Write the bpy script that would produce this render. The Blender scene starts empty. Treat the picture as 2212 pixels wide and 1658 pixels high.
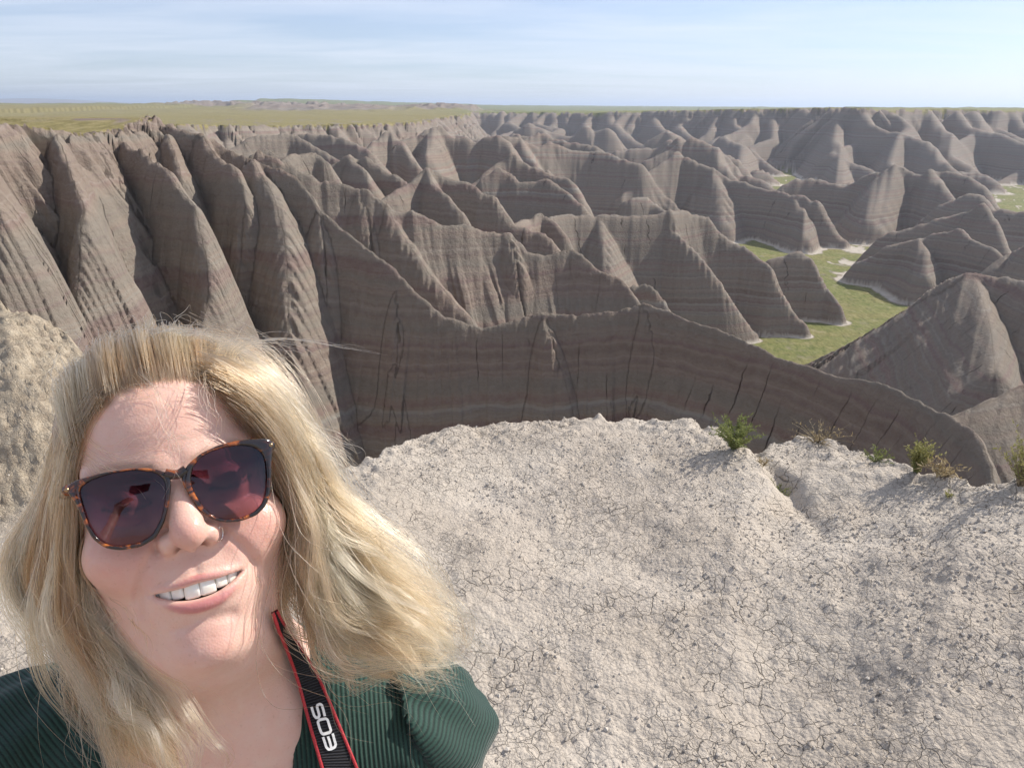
import bpy, math, os, random
import numpy as np
from mathutils import Matrix, Vector

# ------------------------------------------------------------------ camera
scene = bpy.context.scene
col = scene.collection
R = math.radians
FPX = 1579.5                     # focal length in units of a 2212 px wide frame
CX, CY = 1106.0, 829.0
PITCH = R(20.86)
CAMZ = 1.75
cam_data = bpy.data.cameras.new("camera")
cam_data.sensor_width = 36.0
cam_data.lens = 36.0 * FPX / 2212.0
cam_data.clip_start = 0.02
cam_data.clip_end = 90000.0
cam = bpy.data.objects.new("camera", cam_data)
cam.location = (0, 0, CAMZ)
cam.rotation_euler = (R(90) - PITCH, 0, 0)
cam.rotation_euler = (Matrix.Rotation(R(90) - PITCH, 3, 'X') @ Matrix.Rotation(R(0.3), 3, 'Z')).to_euler()
col.objects.link(cam)
scene.camera = cam
CAM = np.array(Matrix.Rotation(R(90) - PITCH, 3, 'X') @ Matrix.Rotation(R(0.3), 3, 'Z'))

# ------------------------------------------------------------------ world, sun, exposure
SUN_AZ, SUN_EL = R(61.5), R(37.5)     # azimuth is measured from the view direction (+Y) towards +X
world = bpy.data.worlds.new("World")
scene.world = world
world.use_nodes = True
wn = world.node_tree
wn.nodes.clear()
w_out = wn.nodes.new('ShaderNodeOutputWorld')
w_bg = wn.nodes.new('ShaderNodeBackground')
w_sky = wn.nodes.new('ShaderNodeTexSky')
w_sky.sky_type = 'NISHITA'
w_sky.sun_disc = False
w_sky.sun_elevation = SUN_EL
w_sky.sun_rotation = SUN_AZ
w_sky.altitude = 900.0
w_sky.air_density = 1.0
w_sky.dust_density = 1.0
w_sky.ozone_density = 2.5
w_bg.inputs['Strength'].default_value = 0.092
# thin high cloud, mapped on a flat layer far overhead (direction divided by its height)
tc = wn.nodes.new('ShaderNodeTexCoord')
sep = wn.nodes.new('ShaderNodeSeparateXYZ')
wn.links.new(tc.outputs['Generated'], sep.inputs[0])
def wmath(op, a, b=None, clamp=False):
    n = wn.nodes.new('ShaderNodeMath'); n.operation = op; n.use_clamp = clamp
    for i, v in enumerate((a, b)):
        if v is None: continue
        if isinstance(v, (int, float)): n.inputs[i].default_value = v
        else: wn.links.new(v, n.inputs[i])
    return n.outputs[0]
zz = wmath('MAXIMUM', wmath('ADD', sep.outputs[2], 0.06), 0.03)
comb = wn.nodes.new('ShaderNodeCombineXYZ')
wn.links.new(wmath('DIVIDE', sep.outputs[0], zz), comb.inputs[0])
wn.links.new(wmath('DIVIDE', sep.outputs[1], zz), comb.inputs[1])
mp = wn.nodes.new('ShaderNodeMapping')
mp.inputs['Scale'].default_value = (0.42, 0.95, 1)
mp.inputs['Location'].default_value = (1.7, 0.4, 0)
mp.inputs['Rotation'].default_value = (0, 0, R(12))
wn.links.new(comb.outputs[0], mp.inputs[0])
cn = wn.nodes.new('ShaderNodeTexNoise')
cn.inputs['Scale'].default_value = 0.85; cn.inputs['Detail'].default_value = 7
cn.inputs['Roughness'].default_value = 0.58; cn.inputs['Distortion'].default_value = 0.5
wn.links.new(mp.outputs[0], cn.inputs['Vector'])
cr = wn.nodes.new('ShaderNodeMapRange')
cr.inputs['From Min'].default_value = 0.34; cr.inputs['From Max'].default_value = 0.76
cr.inputs['To Min'].default_value = 0.42; cr.inputs['To Max'].default_value = 1.0
wn.links.new(cn.outputs['Fac'], cr.inputs['Value'])
cfac = cr.outputs[0]
cmix = wn.nodes.new('ShaderNodeMix'); cmix.data_type = 'RGBA'
wn.links.new(cfac, cmix.inputs[0])
tint = wn.nodes.new('ShaderNodeMix'); tint.data_type = 'RGBA'; tint.blend_type = 'MULTIPLY'; tint.inputs[0].default_value = 1.0
tint.inputs[7].default_value = (0.86, 0.95, 1.16, 1)
wn.links.new(w_sky.outputs[0], tint.inputs[6])
wn.links.new(tint.outputs[2], cmix.inputs[6])
# the cloud is lit by the same sky and sun: brighter than the blue behind it
cl = wn.nodes.new('ShaderNodeMix'); cl.data_type = 'RGBA'; cl.inputs[0].default_value = 0.72
cl.inputs[7].default_value = (8.4, 8.8, 9.8, 1)
wn.links.new(tint.outputs[2], cl.inputs[6])
wn.links.new(cl.outputs[2], cmix.inputs[7])
wn.links.new(cmix.outputs[2], w_bg.inputs[0])
wn.links.new(w_bg.outputs[0], w_out.inputs[0])

sun_data = bpy.data.lights.new("sun", 'SUN')
sun_data.energy = 5.0
sun_data.angle = R(0.53)
sun_data.color = (1.0, 0.95, 0.87)
sun = bpy.data.objects.new("sun", sun_data)
SUN_DIR = np.array((math.cos(SUN_EL) * math.sin(SUN_AZ), math.cos(SUN_EL) * math.cos(SUN_AZ), math.sin(SUN_EL)))
sun.rotation_euler = Vector(SUN_DIR).to_track_quat('Z', 'Y').to_euler()
sun.location = (30, 20, 40)
col.objects.link(sun)

scene.view_settings.view_transform = 'Standard'
scene.view_settings.look = 'None'
scene.view_settings.gamma = 1.0
scene.view_settings.exposure = 0.30
scene.view_settings.use_curve_mapping = False
scene.render.engine = 'CYCLES'
scene.cycles.use_denoising = True
scene.cycles.max_bounces = 7
scene.cycles.diffuse_bounces = 3
scene.cycles.glossy_bounces = 4
scene.cycles.transmission_bounces = 6
scene.cycles.volume_bounces = 0
scene.cycles.use_adaptive_sampling = True
scene.cycles.adaptive_threshold = 0.02
scene.cycles.transparent_max_bounces = 16
scene.cycles.sample_clamp_indirect = 6.0
def want(k): return True

# ------------------------------------------------------------------ helpers
rng = np.random.default_rng(7)
random.seed(7)

def camray(px, py):
    """direction in world space (unit depth along the view axis) of a point of the frame"""
    px = np.asarray(px, float); py = np.asarray(py, float)
    c = np.stack([(px - CX) / FPX, -(py - CY) / FPX, -np.ones_like(px)], -1)
    return c @ CAM.T
def at_range(px, py, rho):
    """world point seen at (px,py) at horizontal range rho"""
    d = camray(px, py)
    k = np.asarray(rho, float) / np.hypot(d[..., 0], d[..., 1])
    return d * k[..., None] + np.array([0, 0, CAMZ])
def at_depth(px, py, dep):
    d = camray(px, py)
    return d * np.asarray(dep, float)[..., None] + np.array([0, 0, CAMZ])
def to_px(P):
    c = (np.asarray(P) - np.array([0, 0, CAMZ])) @ CAM
    return CX + FPX * c[..., 0] / -c[..., 2], CY - FPX * c[..., 1] / -c[..., 2], -c[..., 2]

def _hash(ix, iy, iz, seed):
    h = (ix.astype(np.int64) * 374761393 + iy.astype(np.int64) * 668265263 + iz.astype(np.int64) * 2147483647 + seed * 974634617) & 0xffffffff
    h = ((h ^ (h >> 13)) * 1274126177) & 0xffffffff
    h = (h ^ (h >> 16)) & 0xffffffff
    return h.astype(np.float32) / np.float32(4294967295.0) * 2 - 1
def noise2(x, y, seed=0):
    x = np.asarray(x, np.float64); y = np.asarray(y, np.float64)
    ix = np.floor(x); iy = np.floor(y)
    fx = (x - ix).astype(np.float32); fy = (y - iy).astype(np.float32)
    ix = ix.astype(np.int64); iy = iy.astype(np.int64); z0 = np.zeros_like(ix)
    u = fx * fx * fx * (fx * (fx * 6 - 15) + 10); v = fy * fy * fy * (fy * (fy * 6 - 15) + 10)
    a = _hash(ix, iy, z0, seed); b = _hash(ix + 1, iy, z0, seed)
    c = _hash(ix, iy + 1, z0, seed); d = _hash(ix + 1, iy + 1, z0, seed)
    return (a + (b - a) * u) * (1 - v) + (c + (d - c) * u) * v
def noise1(x, seed=0):
    return noise2(x, np.full(np.shape(x), 0.5), seed)
def noise3(p, seed=0):
    i = np.floor(p); f = (p - i).astype(np.float32); i = i.astype(np.int64)
    u = f * f * f * (f * (f * 6 - 15) + 10)
    out = 0
    for dx in (0, 1):
        for dy in (0, 1):
            for dz in (0, 1):
                w = (u[..., 0] if dx else 1 - u[..., 0]) * (u[..., 1] if dy else 1 - u[..., 1]) * (u[..., 2] if dz else 1 - u[..., 2])
                out = out + w * _hash(i[..., 0] + dx, i[..., 1] + dy, i[..., 2] + dz, seed)
    return out
def fbm2(x, y, octs=4, seed=0, gain=0.5):
    t = 0; a = 1.0
    for k in range(octs):
        t = t + a * noise2(x * 2 ** k + 17.3 * k, y * 2 ** k - 9.1 * k, seed + k); a *= gain
    return t
def smooth(a, b, x):
    t = np.clip((x - a) / (b - a), 0, 1)
    return t * t * (3 - 2 * t)

def mesh_obj(name, verts, quads=None, tris=None, mat=None, parent=None, smooth_shade=True, attrs=None, cols=None, faces=None):
    """one mesh object from numpy arrays"""
    me = bpy.data.meshes.new(name)
    verts = np.asarray(verts, np.float32)
    if faces is not None:
        me.from_pydata(verts.tolist(), [], faces)
    else:
        q = np.zeros((0, 4), np.int32) if quads is None else np.asarray(quads, np.int32)
        t = np.zeros((0, 3), np.int32) if tris is None else np.asarray(tris, np.int32)
        me.vertices.add(len(verts)); me.vertices.foreach_set('co', verts.ravel())
        nl = q.size + t.size
        me.loops.add(nl)
        me.loops.foreach_set('vertex_index', np.concatenate([q.ravel(), t.ravel()]))
        me.polygons.add(len(q) + len(t))
        ls = np.concatenate([np.arange(len(q)) * 4, q.size + np.arange(len(t)) * 3]).astype(np.int32)
        me.polygons.foreach_set('loop_start', ls)
        me.update(calc_edges=True)
    me.polygons.foreach_set('use_smooth', np.full(len(me.polygons), smooth_shade))
    for k, v in (attrs or {}).items():
        a = me.attributes.new(k, 'FLOAT', 'POINT'); a.data.foreach_set('value', np.asarray(v, np.float32).ravel())
    for k, v in (cols or {}).items():
        a = me.attributes.new(k, 'FLOAT_COLOR', 'POINT')
        v = np.asarray(v, np.float32)
        if v.shape[1] == 3: v = np.concatenate([v, np.ones((len(v), 1), np.float32)], 1)
        a.data.foreach_set('color', v.ravel())
    me.update()
    o = bpy.data.objects.new(name, me)
    col.objects.link(o)
    if mat: me.materials.append(mat)
    if parent: o.parent = parent; o.matrix_parent_inverse = parent.matrix_world.inverted()
    return o
def grid_quads(nr, nc):
    i = np.arange(nr - 1)[:, None] * nc + np.arange(nc - 1)[None]
    return np.stack([i, i + 1, i + 1 + nc, i + nc], -1).reshape(-1, 4)
def tag(o, label=None, cat=None, group=None, kind=None):
    if label: o['label'] = label
    if cat: o['category'] = cat
    if group: o['group'] = group
    if kind: o['kind'] = kind
    return o
def empty(name, loc):
    o = bpy.data.objects.new(name, None); o.location = loc; o.empty_display_size = 0.1
    col.objects.link(o); bpy.context.view_layer.update()
    return o

class NT:
    """small node-tree builder"""
    def __init__(s, name):
        s.m = bpy.data.materials.new(name); s.m.use_nodes = True
        s.t = s.m.node_tree; s.t.nodes.clear()
        s.out = s.t.nodes.new('ShaderNodeOutputMaterial')
    def n(s, typ, **kw):
        nd = s.t.nodes.new(typ)
        for k, v in kw.items(): setattr(nd, k, v)
        return nd
    def put(s, sock, v):
        if isinstance(v, bpy.types.NodeSocket): s.t.links.new(v, sock)
        elif isinstance(v, (tuple, list)) and len(v) == 3 and sock.type == 'RGBA': sock.default_value = (*v, 1)
        else: sock.default_value = v
    def math(s, op, a, b=None, c=None, clamp=False):
        nd = s.n('ShaderNodeMath', operation=op, use_clamp=clamp)
        for i, v in enumerate((a, b, c)):
            if v is not None: s.put(nd.inputs[i], v)
        return nd.outputs[0]
    def mix(s, f, a, b, blend='MIX'):
        nd = s.n('ShaderNodeMix', data_type='RGBA', blend_type=blend)
        s.put(nd.inputs[0], f); s.put(nd.inputs[6], a); s.put(nd.inputs[7], b)
        return nd.outputs[2]
    def rng(s, v, a, b, c=0.0, d=1.0, smooth=False):
        nd = s.n('ShaderNodeMapRange')
        if smooth: nd.interpolation_type = 'SMOOTHSTEP'
        s.put(nd.inputs[0], v)
        for i, x in enumerate((a, b, c, d)): s.put(nd.inputs[1 + i], x)
        return nd.outputs[0]
    def noise(s, vec=None, scale=5.0, detail=4.0, rough=0.5, dist=0.0, dim='3D'):
        nd = s.n('ShaderNodeTexNoise', noise_dimensions=dim)
        if dim == '1D': s.put(nd.inputs['W'], vec)
        elif vec is not None: s.put(nd.inputs['Vector'], vec)
        s.put(nd.inputs['Scale'], scale); s.put(nd.inputs['Detail'], detail)
        s.put(nd.inputs['Roughness'], rough); s.put(nd.inputs['Distortion'], dist)
        return nd.outputs[0]
    def vor(s, vec, scale, feature='F1', out=0, rand=1.0):
        nd = s.n('ShaderNodeTexVoronoi', feature=feature)
        s.put(nd.inputs['Vector'], vec); s.put(nd.inputs['Scale'], scale); s.put(nd.inputs['Randomness'], rand)
        return nd.outputs[out]
    def attr(s, name, out='Fac'):
        return s.n('ShaderNodeAttribute', attribute_name=name).outputs[out]
    def geo(s, out='Position'):
        return s.n('ShaderNodeNewGeometry').outputs[out]
    def xyz(s, v):
        nd = s.n('ShaderNodeSeparateXYZ'); s.put(nd.inputs[0], v); return nd.outputs
    def cmb(s, x, y, z):
        nd = s.n('ShaderNodeCombineXYZ')
        for i, v in enumerate((x, y, z)): s.put(nd.inputs[i], v)
        return nd.outputs[0]
    def vmul(s, v, k):
        nd = s.n('ShaderNodeVectorMath', operation='MULTIPLY'); s.put(nd.inputs[0], v); s.put(nd.inputs[1], k); return nd.outputs[0]
    def vadd(s, v, k):
        nd = s.n('ShaderNodeVectorMath', operation='ADD'); s.put(nd.inputs[0], v); s.put(nd.inputs[1], k); return nd.outputs[0]
    def ramp(s, v, stops, interp='LINEAR'):
        nd = s.n('ShaderNodeValToRGB'); cr_ = nd.color_ramp; cr_.interpolation = interp
        while len(cr_.elements) < len(stops): cr_.elements.new(0.5)
        for e, (p, c) in zip(cr_.elements, stops): e.position = p; e.color = (*c, 1)
        s.put(nd.inputs[0], v); return nd.outputs[0]
    def bump(s, h, strength=0.5, dist=0.01, normal=None):
        nd = s.n('ShaderNodeBump'); s.put(nd.inputs['Height'], h)
        s.put(nd.inputs['Strength'], strength); s.put(nd.inputs['Distance'], dist)
        if normal is not None: s.put(nd.inputs['Normal'], normal)
        return nd.outputs[0]
    def bsdf(s, color, rough=0.8, normal=None, **kw):
        nd = s.n('ShaderNodeBsdfPrincipled')
        s.put(nd.inputs['Base Color'], color); s.put(nd.inputs['Roughness'], rough)
        if normal is not None: s.put(nd.inputs['Normal'], normal)
        for k, v in kw.items(): s.put(nd.inputs[k.replace('_', ' ')], v)
        s.t.links.new(nd.outputs[0], s.out.inputs['Surface'])
        return nd
# ------------------------------------------------------------------ badlands
FLOOR = -34.2
def catmull(P, n_per):
    P = np.asarray(P, float); out = []
    for i in range(len(P) - 1):
        p0 = P[max(i - 1, 0)]; p1 = P[i]; p2 = P[i + 1]; p3 = P[min(i + 2, len(P) - 1)]
        t = np.linspace(0, 1, n_per, endpoint=False)[:, None]
        c = 0.5 * ((2 * p1) + (-p0 + p2) * t + (2 * p0 - 5 * p1 + 4 * p2 - p3) * t ** 2 + (-p0 + 3 * p1 - 3 * p2 + p3) * t ** 3)
        out.append(0.35 * c + 0.65 * (p1 + (p2 - p1) * t))
    out.append(P[-1:])
    return np.concatenate(out)

RIDGES = []
def ridge(pts, slope=1.55, rnd=0.004, amp=0.30, jag=0.006, sc=None, seg=3, foot=None, slope2=None, lam=None):
    """crest given as (frame x, frame y, horizontal range in metres)"""
    a = np.array(pts, float)
    P = at_range(a[:, 0], a[:, 1], a[:, 2])
    ridge_xyz(P, slope, rnd, amp, jag, sc, seg, foot, slope2, lam)
def ridge_xyz(P, slope=1.55, rnd=0.004, amp=0.30, jag=0.006, sc=None, seg=3, foot=None, slope2=None, lam=None):
    rho = np.hypot(P[:, 0], P[:, 1]).mean() if sc is None else sc
    if rho > 60: slope *= 1.45; rnd = max(rnd, 0.009)
    P = catmull(P, seg)
    arc = np.concatenate([[0], np.cumsum(np.linalg.norm(np.diff(P[:, :2], axis=0), axis=1))])
    sd = len(RIDGES) * 13 + 5
    P[:, 2] += jag * rho * (0.6 * noise1(arc / (0.05 * rho), sd) + 0.4 * noise1(arc / (0.017 * rho), sd + 1))
    RIDGES.append(dict(P=P, arc=arc, slope=slope, rnd=rnd * rho, amp=amp, rho=rho, sd=sd, poly=False, foot=foot, slope2=slope2, lam=lam or 1.0))
def plateau(pts, far, slope=1.3, amp=0.4, rnd=0.004, top=None, seg=3, lam=1.0, nearw=0.075, ind=(0, 1)):
    """a table land: rim points (frame x, y, range) left to right, closed by world-space points beyond"""
    a = np.array(pts, float)
    P = catmull(at_range(a[:, 0], a[:, 1], a[:, 2]), seg)
    rho = np.hypot(P[:, 0], P[:, 1]).mean()
    Q = np.array(far, float)
    P = np.concatenate([P, Q])
    loc = np.hypot(P[:, 0], P[:, 1])
    loc[-len(Q):] = rho
    # embayments along the rim
    d = np.diff(P, axis=0)
    arc = np.concatenate([[0], np.cumsum(np.linalg.norm(d[:, :2], axis=1))])
    RIDGES.append(dict(P=P, arc=arc, slope=slope, rnd=rnd * rho, amp=amp, rho=rho, sd=len(RIDGES) * 13 + 5, poly=True, top=top, foot=None, slope2=None, lam=lam, nearw=nearw, ind=ind))

# --- the wall and its spurs on the near left
plateau([(-420, 300, 30), (-150, 285, 33), (0, 268, 36), (60, 275, 38), (130, 280, 38), (190, 292, 41), (250, 284, 44), (330, 258, 50)],
        [tuple(at_range(318., 255., 62.)), tuple(at_range(285., 254., 90.)), tuple(at_range(120., 250., 170.)), (-190, 130, -1.5), (-60, 20, 0.6)], slope=3.4, amp=0.95, lam=0.34, nearw=0.02, rnd=0.010, ind=(0.7, 2.0))
ridge([(-110, 285, 33), (-45, 330, 31), (-15, 400, 29.5), (0, 470, 28.6), (-10, 560, 28), (-30, 650, 27.5)], rnd=0.022, slope=5.2, amp=0.4, lam=0.5, jag=0.01)
ridge([(118, 281, 37.5), (138, 330, 35.6), (152, 372, 34.2), (170, 415, 33), (183, 450, 32.2), (176, 500, 31.4), (172, 570, 30.7), (166, 650, 30), (160, 730, 29.4)], rnd=0.022, slope=5.2, amp=0.34, lam=0.6, jag=0.012)
ridge([(245, 292, 43.5), (290, 325, 41.5), (322, 341, 40), (356, 364, 38.6), (392, 404, 37.2), (418, 440, 36.4), (432, 495, 35.4), (446, 559, 34.4), (450, 625, 33.5), (438, 690, 32.7), (430, 770, 31.8)], rnd=0.022, slope=5.2, amp=0.30, lam=0.6, jag=0.010)
ridge([(205, 300, 41.2), (222, 335, 39.8), (232, 380, 38.8), (228, 430, 38.2), (222, 480, 37.8)], rnd=0.022, slope=5.2, amp=0.4, lam=0.5, jag=0.016)
ridge([(430, 296, 47), (468, 330, 45), (500, 362, 43.4), (522, 396, 42.3), (530, 440, 41.4), (524, 500, 40.8), (520, 560, 40.2)], rnd=0.022, slope=5.2, amp=0.3, lam=0.5, jag=0.014)
ridge([(360, 292, 47.6), (380, 330, 45), (388, 370, 43.6), (384, 410, 43)], rnd=0.022, slope=5.2, amp=0.4, lam=0.5, jag=0.016)
# --- front wall running across the picture
ridge([(330, 260, 50), (420, 288, 47.6), (520, 330, 45.6), (590, 362, 44), (640, 385, 43), (668, 420, 42.2), (690, 455, 41.5), (745, 500, 40.2), (800, 543, 38.8), (824, 560, 38.3), (852, 580, 37.9),
       (900, 632, 37), (960, 682, 36.4), (1045, 708, 36.2), (1100, 692, 36.4), (1170, 672, 36.8), (1240, 681, 36.8), (1310, 675, 37), (1390, 655, 37.4), (1450, 673, 36.8), (1520, 703, 36), (1600, 733, 35.2),
       (1680, 770, 34.2), (1780, 800, 33), (1850, 819, 32), (1920, 834, 31), (1990, 868, 29.6), (2060, 903, 28), (2110, 940, 26.6), (2140, 1005, 25), (2150, 1080, 23.6)], slope=2.5, amp=0.30, jag=0.004, rnd=0.005, seg=4)
# buttresses of the front wall: facets turned to the sun
ridge([(690, 455, 41.50), (700, 520, 40.25), (705, 600, 39.32), (706, 700, 38.46), (705, 800, 37.74), (702, 900, 37.14)], slope=2.3, amp=0.34, jag=0.009, rnd=0.012)
ridge([(860, 590, 37.80), (862, 680, 36.88), (860, 800, 35.82), (858, 930, 34.90)], slope=2.3, amp=0.34, jag=0.009, rnd=0.012)
ridge([(1172, 672, 36.80), (1190, 720, 36.01), (1208, 790, 35.35), (1218, 870, 34.75), (1215, 960, 34.16)], slope=2.2, amp=0.34, jag=0.009, rnd=0.012)
ridge([(1392, 655, 37.40), (1410, 705, 36.81), (1420, 780, 36.15), (1425, 860, 35.55), (1428, 950, 34.96)], slope=2.5, amp=0.34, jag=0.009, rnd=0.012)
ridge([(1925, 835, 30.90), (1942, 880, 30.17), (1952, 940, 29.51), (1950, 1010, 28.92), (1945, 1080, 28.33)], slope=2.2, amp=0.34, jag=0.005)
ridge([(545, 345, 44.6), (590, 420, 41.6), (612, 500, 39.4), (622, 600, 37.4), (624, 720, 35.6), (620, 850, 34.0)], slope=2.7, amp=0.3, jag=0.006, rnd=0.02)
# --- second ridge
ridge([(560, 330, 56), (620, 352, 55), (691, 388, 54.5), (727, 391, 54.5), (773, 409, 54), (805, 417, 53.6), (833, 445, 53), (865, 458, 53), (890, 454, 53), (946, 484, 53), (985, 492, 53.2), (1010, 486, 53.6),
       (1060, 500, 54), (1092, 503, 54), (1120, 520, 54), (1135, 541, 53.6), (1167, 552, 53.6), (1202, 545, 54), (1233, 538, 54.4), (1255, 549, 54), (1287, 577, 53.4), (1312, 591, 53), (1330, 595, 53), (1351, 612, 52.5), (1376, 648, 51.5), (1400, 700, 50)], slope=1.7, amp=0.34, jag=0.004)
ridge([(835, 446, 53.00), (862, 500, 51.42), (893, 548, 50.10), (930, 600, 48.78), (970, 640, 47.72), (1010, 690, 46.53)], slope=1.9, amp=0.34, jag=0.009, rnd=0.012)
ridge([(1095, 504, 54.00), (1115, 560, 52.68), (1122, 620, 51.56), (1130, 680, 50.57), (1135, 740, 49.71)], slope=2.0, amp=0.34, jag=0.009, rnd=0.012)
ridge([(1234, 538, 54.40), (1240, 590, 53.34), (1246, 650, 52.29), (1250, 720, 51.23)], slope=2.0, amp=0.34, jag=0.009, rnd=0.012)
ridge([(773, 409, 54.00), (790, 450, 53.01), (800, 500, 52.02), (805, 560, 51.03)], slope=1.9, amp=0.34, jag=0.009, rnd=0.012)
ridge([(1352, 625, 58), (1368, 614, 58), (1392, 612, 58), (1415, 630, 57.5), (1440, 662, 57), (1470, 705, 56)], slope=1.8, amp=0.3)
# --- third: pyramid and the crest it throws off
ridge([(700, 366, 84), (737, 345, 84), (755, 337, 84), (776, 345, 84), (794, 337, 83), (826, 367, 81), (868, 392, 79), (890, 410, 78)], slope=1.4, amp=0.3)
ridge([(755, 337, 84), (790, 375, 78), (800, 400, 75)], slope=1.4, amp=0.3)
ridge([(820, 432, 70), (843, 422, 71), (872, 413, 73), (895, 388, 74.5), (922, 364, 76), (945, 376, 76), (975, 391, 75.5), (1010, 397, 75), (1040, 418, 74), (1067, 431, 73.4), (1090, 462, 72.4), (1106, 486, 71.8), (1140, 492, 71.5), (1173, 505, 71), (1205, 539, 70), (1235, 580, 68.6)], slope=1.45, amp=0.32)
ridge([(922, 364, 76), (935, 395, 73), (965, 420, 71), (990, 450, 69)], slope=1.5, amp=0.25)
ridge([(1106, 486, 71.8), (1140, 470, 77), (1165, 462, 79), (1190, 475, 78), (1215, 505, 76)], slope=1.5, amp=0.3)
# --- fan-faced ridge with two long spurs
ridge([(1140, 520, 108), (1163, 491, 111), (1187, 470, 114), (1223, 462, 117), (1294, 463, 120), (1365, 466, 122), (1418, 463, 124), (1446, 451, 125), (1452, 492, 123), (1480, 523, 122), (1519, 562, 121.5), (1555, 608, 121), (1587, 658, 121), (1626, 715, 121.6)], slope=1.75, amp=0.24, jag=0.003)
ridge([(1446, 451, 125), (1473, 454, 128), (1502, 467, 130), (1530, 470, 131), (1544, 491, 131), (1576, 520, 131), (1604, 534, 131), (1640, 559, 130), (1665, 583, 129), (1682, 619, 128.4), (1707, 662, 128), (1736, 699, 127)], slope=1.9, amp=0.24, jag=0.003)
ridge([(1600, 590, 136), (1661, 566, 138), (1704, 548, 140), (1732, 544, 141), (1750, 555, 141), (1764, 583, 140.5), (1785, 622, 140), (1812, 660, 138)], slope=2.2, amp=0.24, jag=0.003)
ridge([(1290, 463, 120), (1300, 520, 115), (1310, 590, 110), (1320, 680, 104)], slope=1.1, amp=0.2, jag=0.003)
# --- right near ridge
ridge([(2420, 640, 74), (2320, 618, 78), (2212, 606, 82), (2143, 601, 84), (2104, 587, 85.5), (2055, 605, 87), (1984, 652, 90), (1930, 688, 93), (1860, 730, 97), (1789, 765, 102), (1736, 790, 106)], slope=0.85, slope2=2.2, amp=0.22, jag=0.003, lam=1.4)
ridge([(2104, 587, 85.5), (2120, 650, 78), (2140, 720, 71), (2150, 800, 64)], slope=0.8, amp=0.2, jag=0.003)
ridge([(2420, 740, 56), (2300, 800, 54), (2212, 831, 52), (2180, 847, 51), (2129, 874, 49), (2063, 897, 47), (2010, 940, 44)], slope=1.1, amp=0.3, jag=0.004)
# --- banded middle ridge and the one behind it
ridge([(1340, 425, 225), (1400, 372, 236), (1461, 330, 248), (1490, 345, 247), (1541, 364, 244), (1576, 385, 241), (1610, 392, 238), (1647, 405, 234), (1680, 412, 231), (1714, 421, 228), (1729, 416, 227), (1743, 431, 225), (1768, 438, 223), (1785, 467, 221), (1803, 495, 219.5), (1818, 515, 218)], slope=1.35, amp=0.22, jag=0.002)
ridge([(1541, 364, 244), (1555, 410, 233), (1560, 470, 222)], slope=0.9, amp=0.25, jag=0.002)
ridge([(1714, 421, 228), (1735, 460, 218), (1738, 510, 209)], slope=1.2, amp=0.25, jag=0.002)
ridge([(1400, 345, 290), (1469, 311, 298), (1498, 300, 300), (1548, 321, 296), (1575, 345, 290), (1590, 374, 284), (1640, 383, 276), (1665, 400, 268)], slope=0.95, amp=0.3, jag=0.002)
ridge([(1548, 321, 296), (1556, 350, 280), (1575, 372, 268)], slope=1.0, amp=0.25, jag=0.002)
# --- right middle group
ridge([(1670, 425, 262), (1697, 399, 266), (1718, 389, 268), (1753, 383, 270), (1780, 390, 270), (1806, 399, 268), (1831, 399, 266), (1881, 378, 266), (1930, 358, 266), (1960, 365, 266), (1987, 374, 264), (2012, 366, 264), (2040, 368, 264), (2072, 374, 262), (2108, 389, 258), (2129, 413, 252), (2143, 440, 246)], slope=1.25, amp=0.24, jag=0.002)
ridge([(2012, 366, 264), (2030, 395, 252), (2062, 431, 240)], slope=1.1, amp=0.25, jag=0.002)
ridge([(1930, 358, 266), (1900, 410, 248), (1880, 470, 232)], slope=0.9, amp=0.25, jag=0.002)
ridge([(1905, 512, 196), (1960, 490, 198), (2033, 470, 200), (2070, 462, 200), (2101, 452, 199), (2122, 443, 198), (2140, 467, 195), (2164, 516, 190), (2190, 570, 184)], slope=1.4, amp=0.24, jag=0.003)
ridge([(2040, 440, 232), (2062, 431, 232), (2104, 417, 232), (2130, 440, 228), (2143, 458, 224), (2212, 456, 222), (2330, 470, 220)], slope=1.0, amp=0.3, jag=0.003)
ridge([(1858, 565, 176), (1895, 545, 176), (1959, 518, 177), (1987, 516, 177), (2016, 502, 177), (2050, 498, 176), (2076, 491, 175), (2094, 516, 173), (2143, 537, 170), (2172, 559, 166), (2211, 598, 160), (2260, 640, 154)], slope=1.5, amp=0.24, jag=0.003)
ridge([(1987, 516, 177), (2000, 545, 170), (2000, 590, 163)], slope=1.2, amp=0.25, jag=0.002)
ridge([(2230, 520, 160), (2190, 548, 162), (2160, 580, 158)], slope=1.0, amp=0.3)
# --- left middle: peaks below the bench
ridge([(480, 330, 112), (514, 314, 114), (542, 293, 116), (580, 288, 117), (610, 284, 118), (627, 288, 118), (649, 297, 117), (674, 311, 115), (709, 331, 112), (735, 350, 109)], slope=1.2, amp=0.36, jag=0.004)
ridge([(545, 335, 70), (575, 322, 71), (600, 340, 70), (640, 362, 68)], slope=1.5, amp=0.35)
ridge([(600, 352, 64), (640, 336, 66), (680, 335, 67), (700, 352, 66)], slope=1.5, amp=0.35)
ridge([(560, 300, 150), (640, 290, 155), (720, 290, 150), (770, 310, 145), (800, 335, 138)], slope=1.1, amp=0.4, jag=0.005)
ridge([(790, 330, 150), (815, 300, 156), (838, 282, 160), (860, 300, 156), (880, 330, 150), (905, 360, 142)], slope=1.2, amp=0.4, jag=0.005)
ridge([(850, 320, 190), (900, 290, 196), (936, 280, 200), (950, 276, 201), (974, 296, 198), (1008, 298, 197), (1030, 302, 196), (1050, 298, 196), (1081, 293, 195), (1095, 315, 190), (1110, 345, 183)], slope=1.05, amp=0.36, jag=0.004)
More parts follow.
